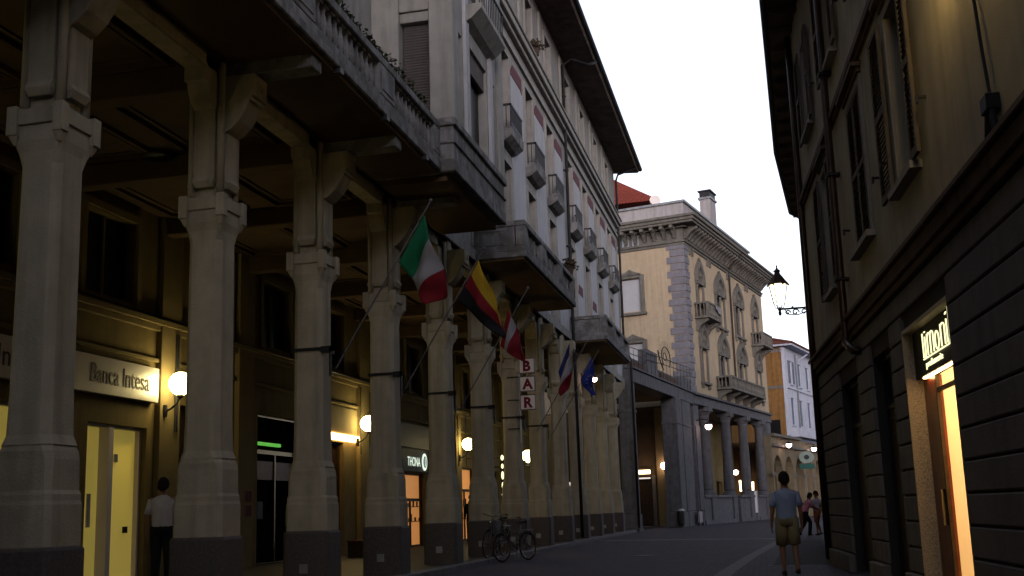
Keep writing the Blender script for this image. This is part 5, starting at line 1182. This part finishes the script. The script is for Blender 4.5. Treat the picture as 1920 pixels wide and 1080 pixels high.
def person(loc, rz, label, H, J, top, bottom, sleeve, shorts, hair='hair', group=None, lean=(0, 0)):
    """J: joint positions for a 1.75 m body, x right, y forward, z up"""
    t = empty('person', loc, rz, label, 'person', group); t.scale = (H/1.75,)*3
    V, E, Rr = [], [], []
    def add(p, r, par=None):
        V.append(tuple(p)); Rr.append(r); 
        if par is not None: E.append((par, len(V)-1))
        return len(V)-1
    pel = add(J['pelvis'], (.135, .10)); sp = add(J['spine'], (.125, .095), pel); chn = add(J['chest'], (.15, .11), sp); nk0 = add(J['neck'], (.06, .058), chn); nk = add(Vector(J['neck'])+Vector((0, .01, .06)), (.056, .056), nk0)
    h = Vector(J['head'])
    h1 = add(h+Vector((0, 0, -.03)), (.07, .082), nk); h2 = add(h+Vector((0, 0, .06)), (.076, .095), h1); h3 = add(h+Vector((0, -.008, .12)), (.05, .065), h2)
    for s_ in ('l', 'r'):
        sg = -1 if s_ == 'l' else 1
        sh = add(J['sh'+s_], .06, chn); el = add(J['el'+s_], .042, sh); wr = add(J['wr'+s_], .027, el)
        d = (Vector(J['wr'+s_])-Vector(J['el'+s_])).normalized(); side = d.cross(Vector((sg, 0, 0))).normalized(); fwd = Vector((0, 1, 0))-d*d.y; fwd = fwd.normalized() if fwd.length > .1 else Vector((1, 0, 0))
        hd = add(Vector(J['wr'+s_])+d*.055, (.02, .034), wr); w0 = Vector(J['wr'+s_])
        for k, L in enumerate((.075, .085, .08, .062)):
            b0 = w0+d*.085+fwd*(.028-.019*k); f1 = add(b0, .0105, hd); f2 = add(b0+d*L*.5+Vector((-sg*.008, 0, 0)), .0092, f1); f3 = add(b0+d*L+Vector((-sg*.026, 0, 0)), .0075, f2)
        t1 = add(w0+d*.04+fwd*.042, .012, hd); t2 = add(w0+d*.085+fwd*.056+Vector((-sg*.012, 0, 0)), .0095, t1)
        hp = add(J['hip'+s_], .088, pel); kn = add(J['kn'+s_], .058, hp); cf = add(Vector(J['kn'+s_]).lerp(Vector(J['an'+s_]), .3)+Vector((0, -.012, 0)), .055, kn); an = add(J['an'+s_], .034, cf); add(Vector(J['an'+s_])+Vector((0, .12, -.045)), (.035, .025), an)
    body = skinned('body', V, E, Rr, 'skin', t, 1)
    # face and ears, hair
    m = MB(); m.loft([[(h.x-.012, h.y+.086, h.z+.05), (h.x+.012, h.y+.086, h.z+.05), (h.x, h.y+.095, h.z+.06)], [(h.x-.018, h.y+.088, h.z), (h.x+.018, h.y+.088, h.z), (h.x, h.y+.118, h.z+.008)]])
    for sg in (-1, 1): m.ball((h.x+sg*.077, h.y-.005, h.z+.02), .024, 8)
    m.build('nose_and_ears', 'skin', t, smooth=True)
    m = MB()
    for sg in (-1, 1): m.ball((h.x+sg*.031, h.y+.083, h.z+.045), .010, 6)
    m.box(h.x-.025, h.x+.025, h.y+.083, h.y+.092, h.z-.045, h.z-.038); m.build('eyes_and_mouth', 'hair', t)
    m = MB(); rg = []
    for j in range(7):
        a = j/6*math.pi*.5; z = h.z+.04+.130*math.sin(a); r = math.cos(a)*.096+.002
        rg.append([(h.x+r*math.cos(q), h.y-.012+r*1.16*math.sin(q)-.0, z-(.10*(1-math.sin(a))*max(0, -math.sin(q))**.7 if math.sin(q) < 0 else 0)) for q in [2*math.pi*k/16 for k in range(16)]])
    m.loft(rg); m.build('hair', hair, t, smooth=True)
    # shirt: torso with an open-looking hem, and sleeves
    P, Cn, Ne = Vector(J['pelvis']), Vector(J['chest']), Vector(J['neck'])
    hem = P+Vector((0, 0, -.02)) if shorts != 'long' else P+Vector((0, 0, -.0))
    sw = (Vector(J['shr'])-Vector(J['shl'])).length/2
    m = MB(); m.loft([ell(hem+Vector((0, 0, -.06)), .185, .135), ell(hem+Vector((0, 0, .05)), .182, .135), ell(P.lerp(Cn, .5), .175, .13), ell(Cn+Vector((0, 0, -.05)), sw*.98, .14), ell(Cn+Vector((0, 0, .05)), sw*1.14, .13), ell(Cn+Vector((0, 0, .10)), sw*1.18, .105), ell(Ne+Vector((0, 0, -.03)), sw*.80, .085), ell(Ne+Vector((0, 0, -.01)), .085, .075), ell(Ne+Vector((0, 0, .02)), .068, .066)])
    sh_ = m.build('shirt', top, t, smooth=True)
    dsp = sh_.modifiers.new('sub', 'SUBSURF'); dsp.levels = 2; dsp.render_levels = 2
    tx = bpy.data.textures.get('folds') or bpy.data.textures.new('folds', 'CLOUDS'); tx.noise_scale = .09; dm = sh_.modifiers.new('folds', 'DISPLACE'); dm.texture = tx; dm.strength = .03; dm.texture_coords = 'OBJECT' if False else 'LOCAL'
    for s_ in ('l', 'r'):
        a, b, c = Vector(J['sh'+s_]), Vector(J['el'+s_]), Vector(J['wr'+s_])
        if sleeve == 'short': limb([a*.80+Cn*.20+Vector((0, 0, .012)), a+Vector((0, 0, -.01)), a.lerp(b, .4), a.lerp(b, .80)], [.045, .054, .060, .066]).build('sleeve', top, sh_, smooth=True)
        else: limb([a*.8+Cn*.2+Vector((0, 0, .012)), a, a.lerp(b, .5), b, b.lerp(c, .5), c], [.048, .062, .058, .052, .045, .04]).build('sleeve', top, sh_, smooth=True)
    m = MB(); m.loft([ell(P+Vector((0, 0, -.13)), .165, .125), ell(P+Vector((0, 0, -.04)), .18, .13), ell(P+Vector((0, 0, .05)), .17, .125)]); tr = m.build('shorts' if shorts != 'long' else 'trousers', bottom, t, smooth=True)
    for s_ in ('l', 'r'):
        a, b, c = Vector(J['hip'+s_]), Vector(J['kn'+s_]), Vector(J['an'+s_])
        if shorts == 'long': limb([a+Vector((0, 0, .06)), a.lerp(b, .5), b, b.lerp(c, .5), c+Vector((0, 0, -.03))], [.10, .098, .08, .072, .068]).build('trouser_leg', bottom, tr, smooth=True)
        else: limb([a+Vector((0, 0, .06)), a.lerp(b, .5), a.lerp(b, .98)], [.105, .108, .10]).build('shorts_leg', bottom, tr, smooth=True)
        MB().loft([ell(c+Vector((0, -.05, -.075)), .038, .05), ell(c+Vector((0, .04, -.05)), .046, .12), ell(c+Vector((0, .0, -.01)), .042, .07)]).build('shoe', 'shoe', t, smooth=True)
    return t
J1 = dict(pelvis=(0, 0, .97), spine=(0, 0, 1.13), chest=(0, 0, 1.30), neck=(0, 0, 1.46), head=(0, .02, 1.60),
    shl=(-.19, 0, 1.39), shr=(.19, 0, 1.39), ell=(-.235, -.02, 1.11), elr=(.235, -.03, 1.11), wrl=(-.25, .06, .87), wrr=(.25, .04, .87),
    hipl=(-.09, 0, .92), hipr=(.09, 0, .92), knl=(-.10, .08, .51), knr=(.10, -.02, .51), anl=(-.10, .02, .09), anr=(.10, -.16, .12))
J2 = dict(J1, knl=(-.09, .02, .51), knr=(.10, .03, .51), anl=(-.10, .0, .09), anr=(.11, .02, .09))
person((.29, 18.9, 0), math.radians(8), 'man in a light blue short sleeved shirt and khaki shorts walking away', 1.72, J1, 'shirt_blue', 'shorts', 'short', 'short')
person((-9.92, 16.4, .12), math.radians(20), 'man in a white T-shirt and dark trousers standing by the lit bank door', 1.82, J2, 'shirt_white', 'trousers', 'short', 'long')
J3 = dict(J1, pelvis=(0, 0, .93), chest=(.04, .10, 1.24), spine=(.02, .05, 1.08), neck=(.06, .17, 1.38), head=(.08, .22, 1.51), shl=(-.14, .12, 1.32), shr=(.22, .10, 1.32), ell=(-.12, .30, 1.12), elr=(.30, .28, 1.10), wrl=(.02, .46, 1.02), wrr=(.26, .48, 1.0), hipl=(-.09, 0, .88), hipr=(.09, 0, .88), knl=(-.12, .24, .52), knr=(.12, -.10, .50), anl=(-.12, .18, .09), anr=(.14, -.36, .12))
person((1.27, 40.4, 0), math.radians(-70), 'youth in a pink shirt and dark trousers bending towards a companion', 1.62, J3, 'shirt_pink', 'trousers', 'short', 'long')
J4 = dict(J1, elr=(.26, .18, 1.28), wrr=(.10, .24, 1.5), knl=(-.10, .14, .51), anl=(-.11, .12, .09))
person((1.72, 40.9, 0), math.radians(120), 'girl in a white top and orange skirt walking beside the youth in pink', 1.60, J4, 'shirt_white', 'orange_cloth', 'short', 'short')
# two people further in, under the arcade and by the loggia
person((-10.4, 37.6, .12), math.radians(180), 'dark clothed figure standing in the warm light between two columns', 1.72, J2, 'trousers', 'trousers', 'long', 'long')

# low bench and planter box between columns by the shop door
t = empty('wooden_bench', (-10.7, 27.6, .12), 0, 'low wooden bench seen between the third and fourth columns', 'bench')
for k in range(3): MB().box(-.2+k*.15, -.08+k*.15, -.6, .6, .42, .45).build('slat', 'wood_red', t)
for y in (-.5, .5): MB().box(-.2, .22, y-.03, y+.03, 0, .42).build('leg', 'wood_dark', t)

# small birds high in the sky are left as the photograph shows them: mere specks
print('objects', len(bpy.data.objects))
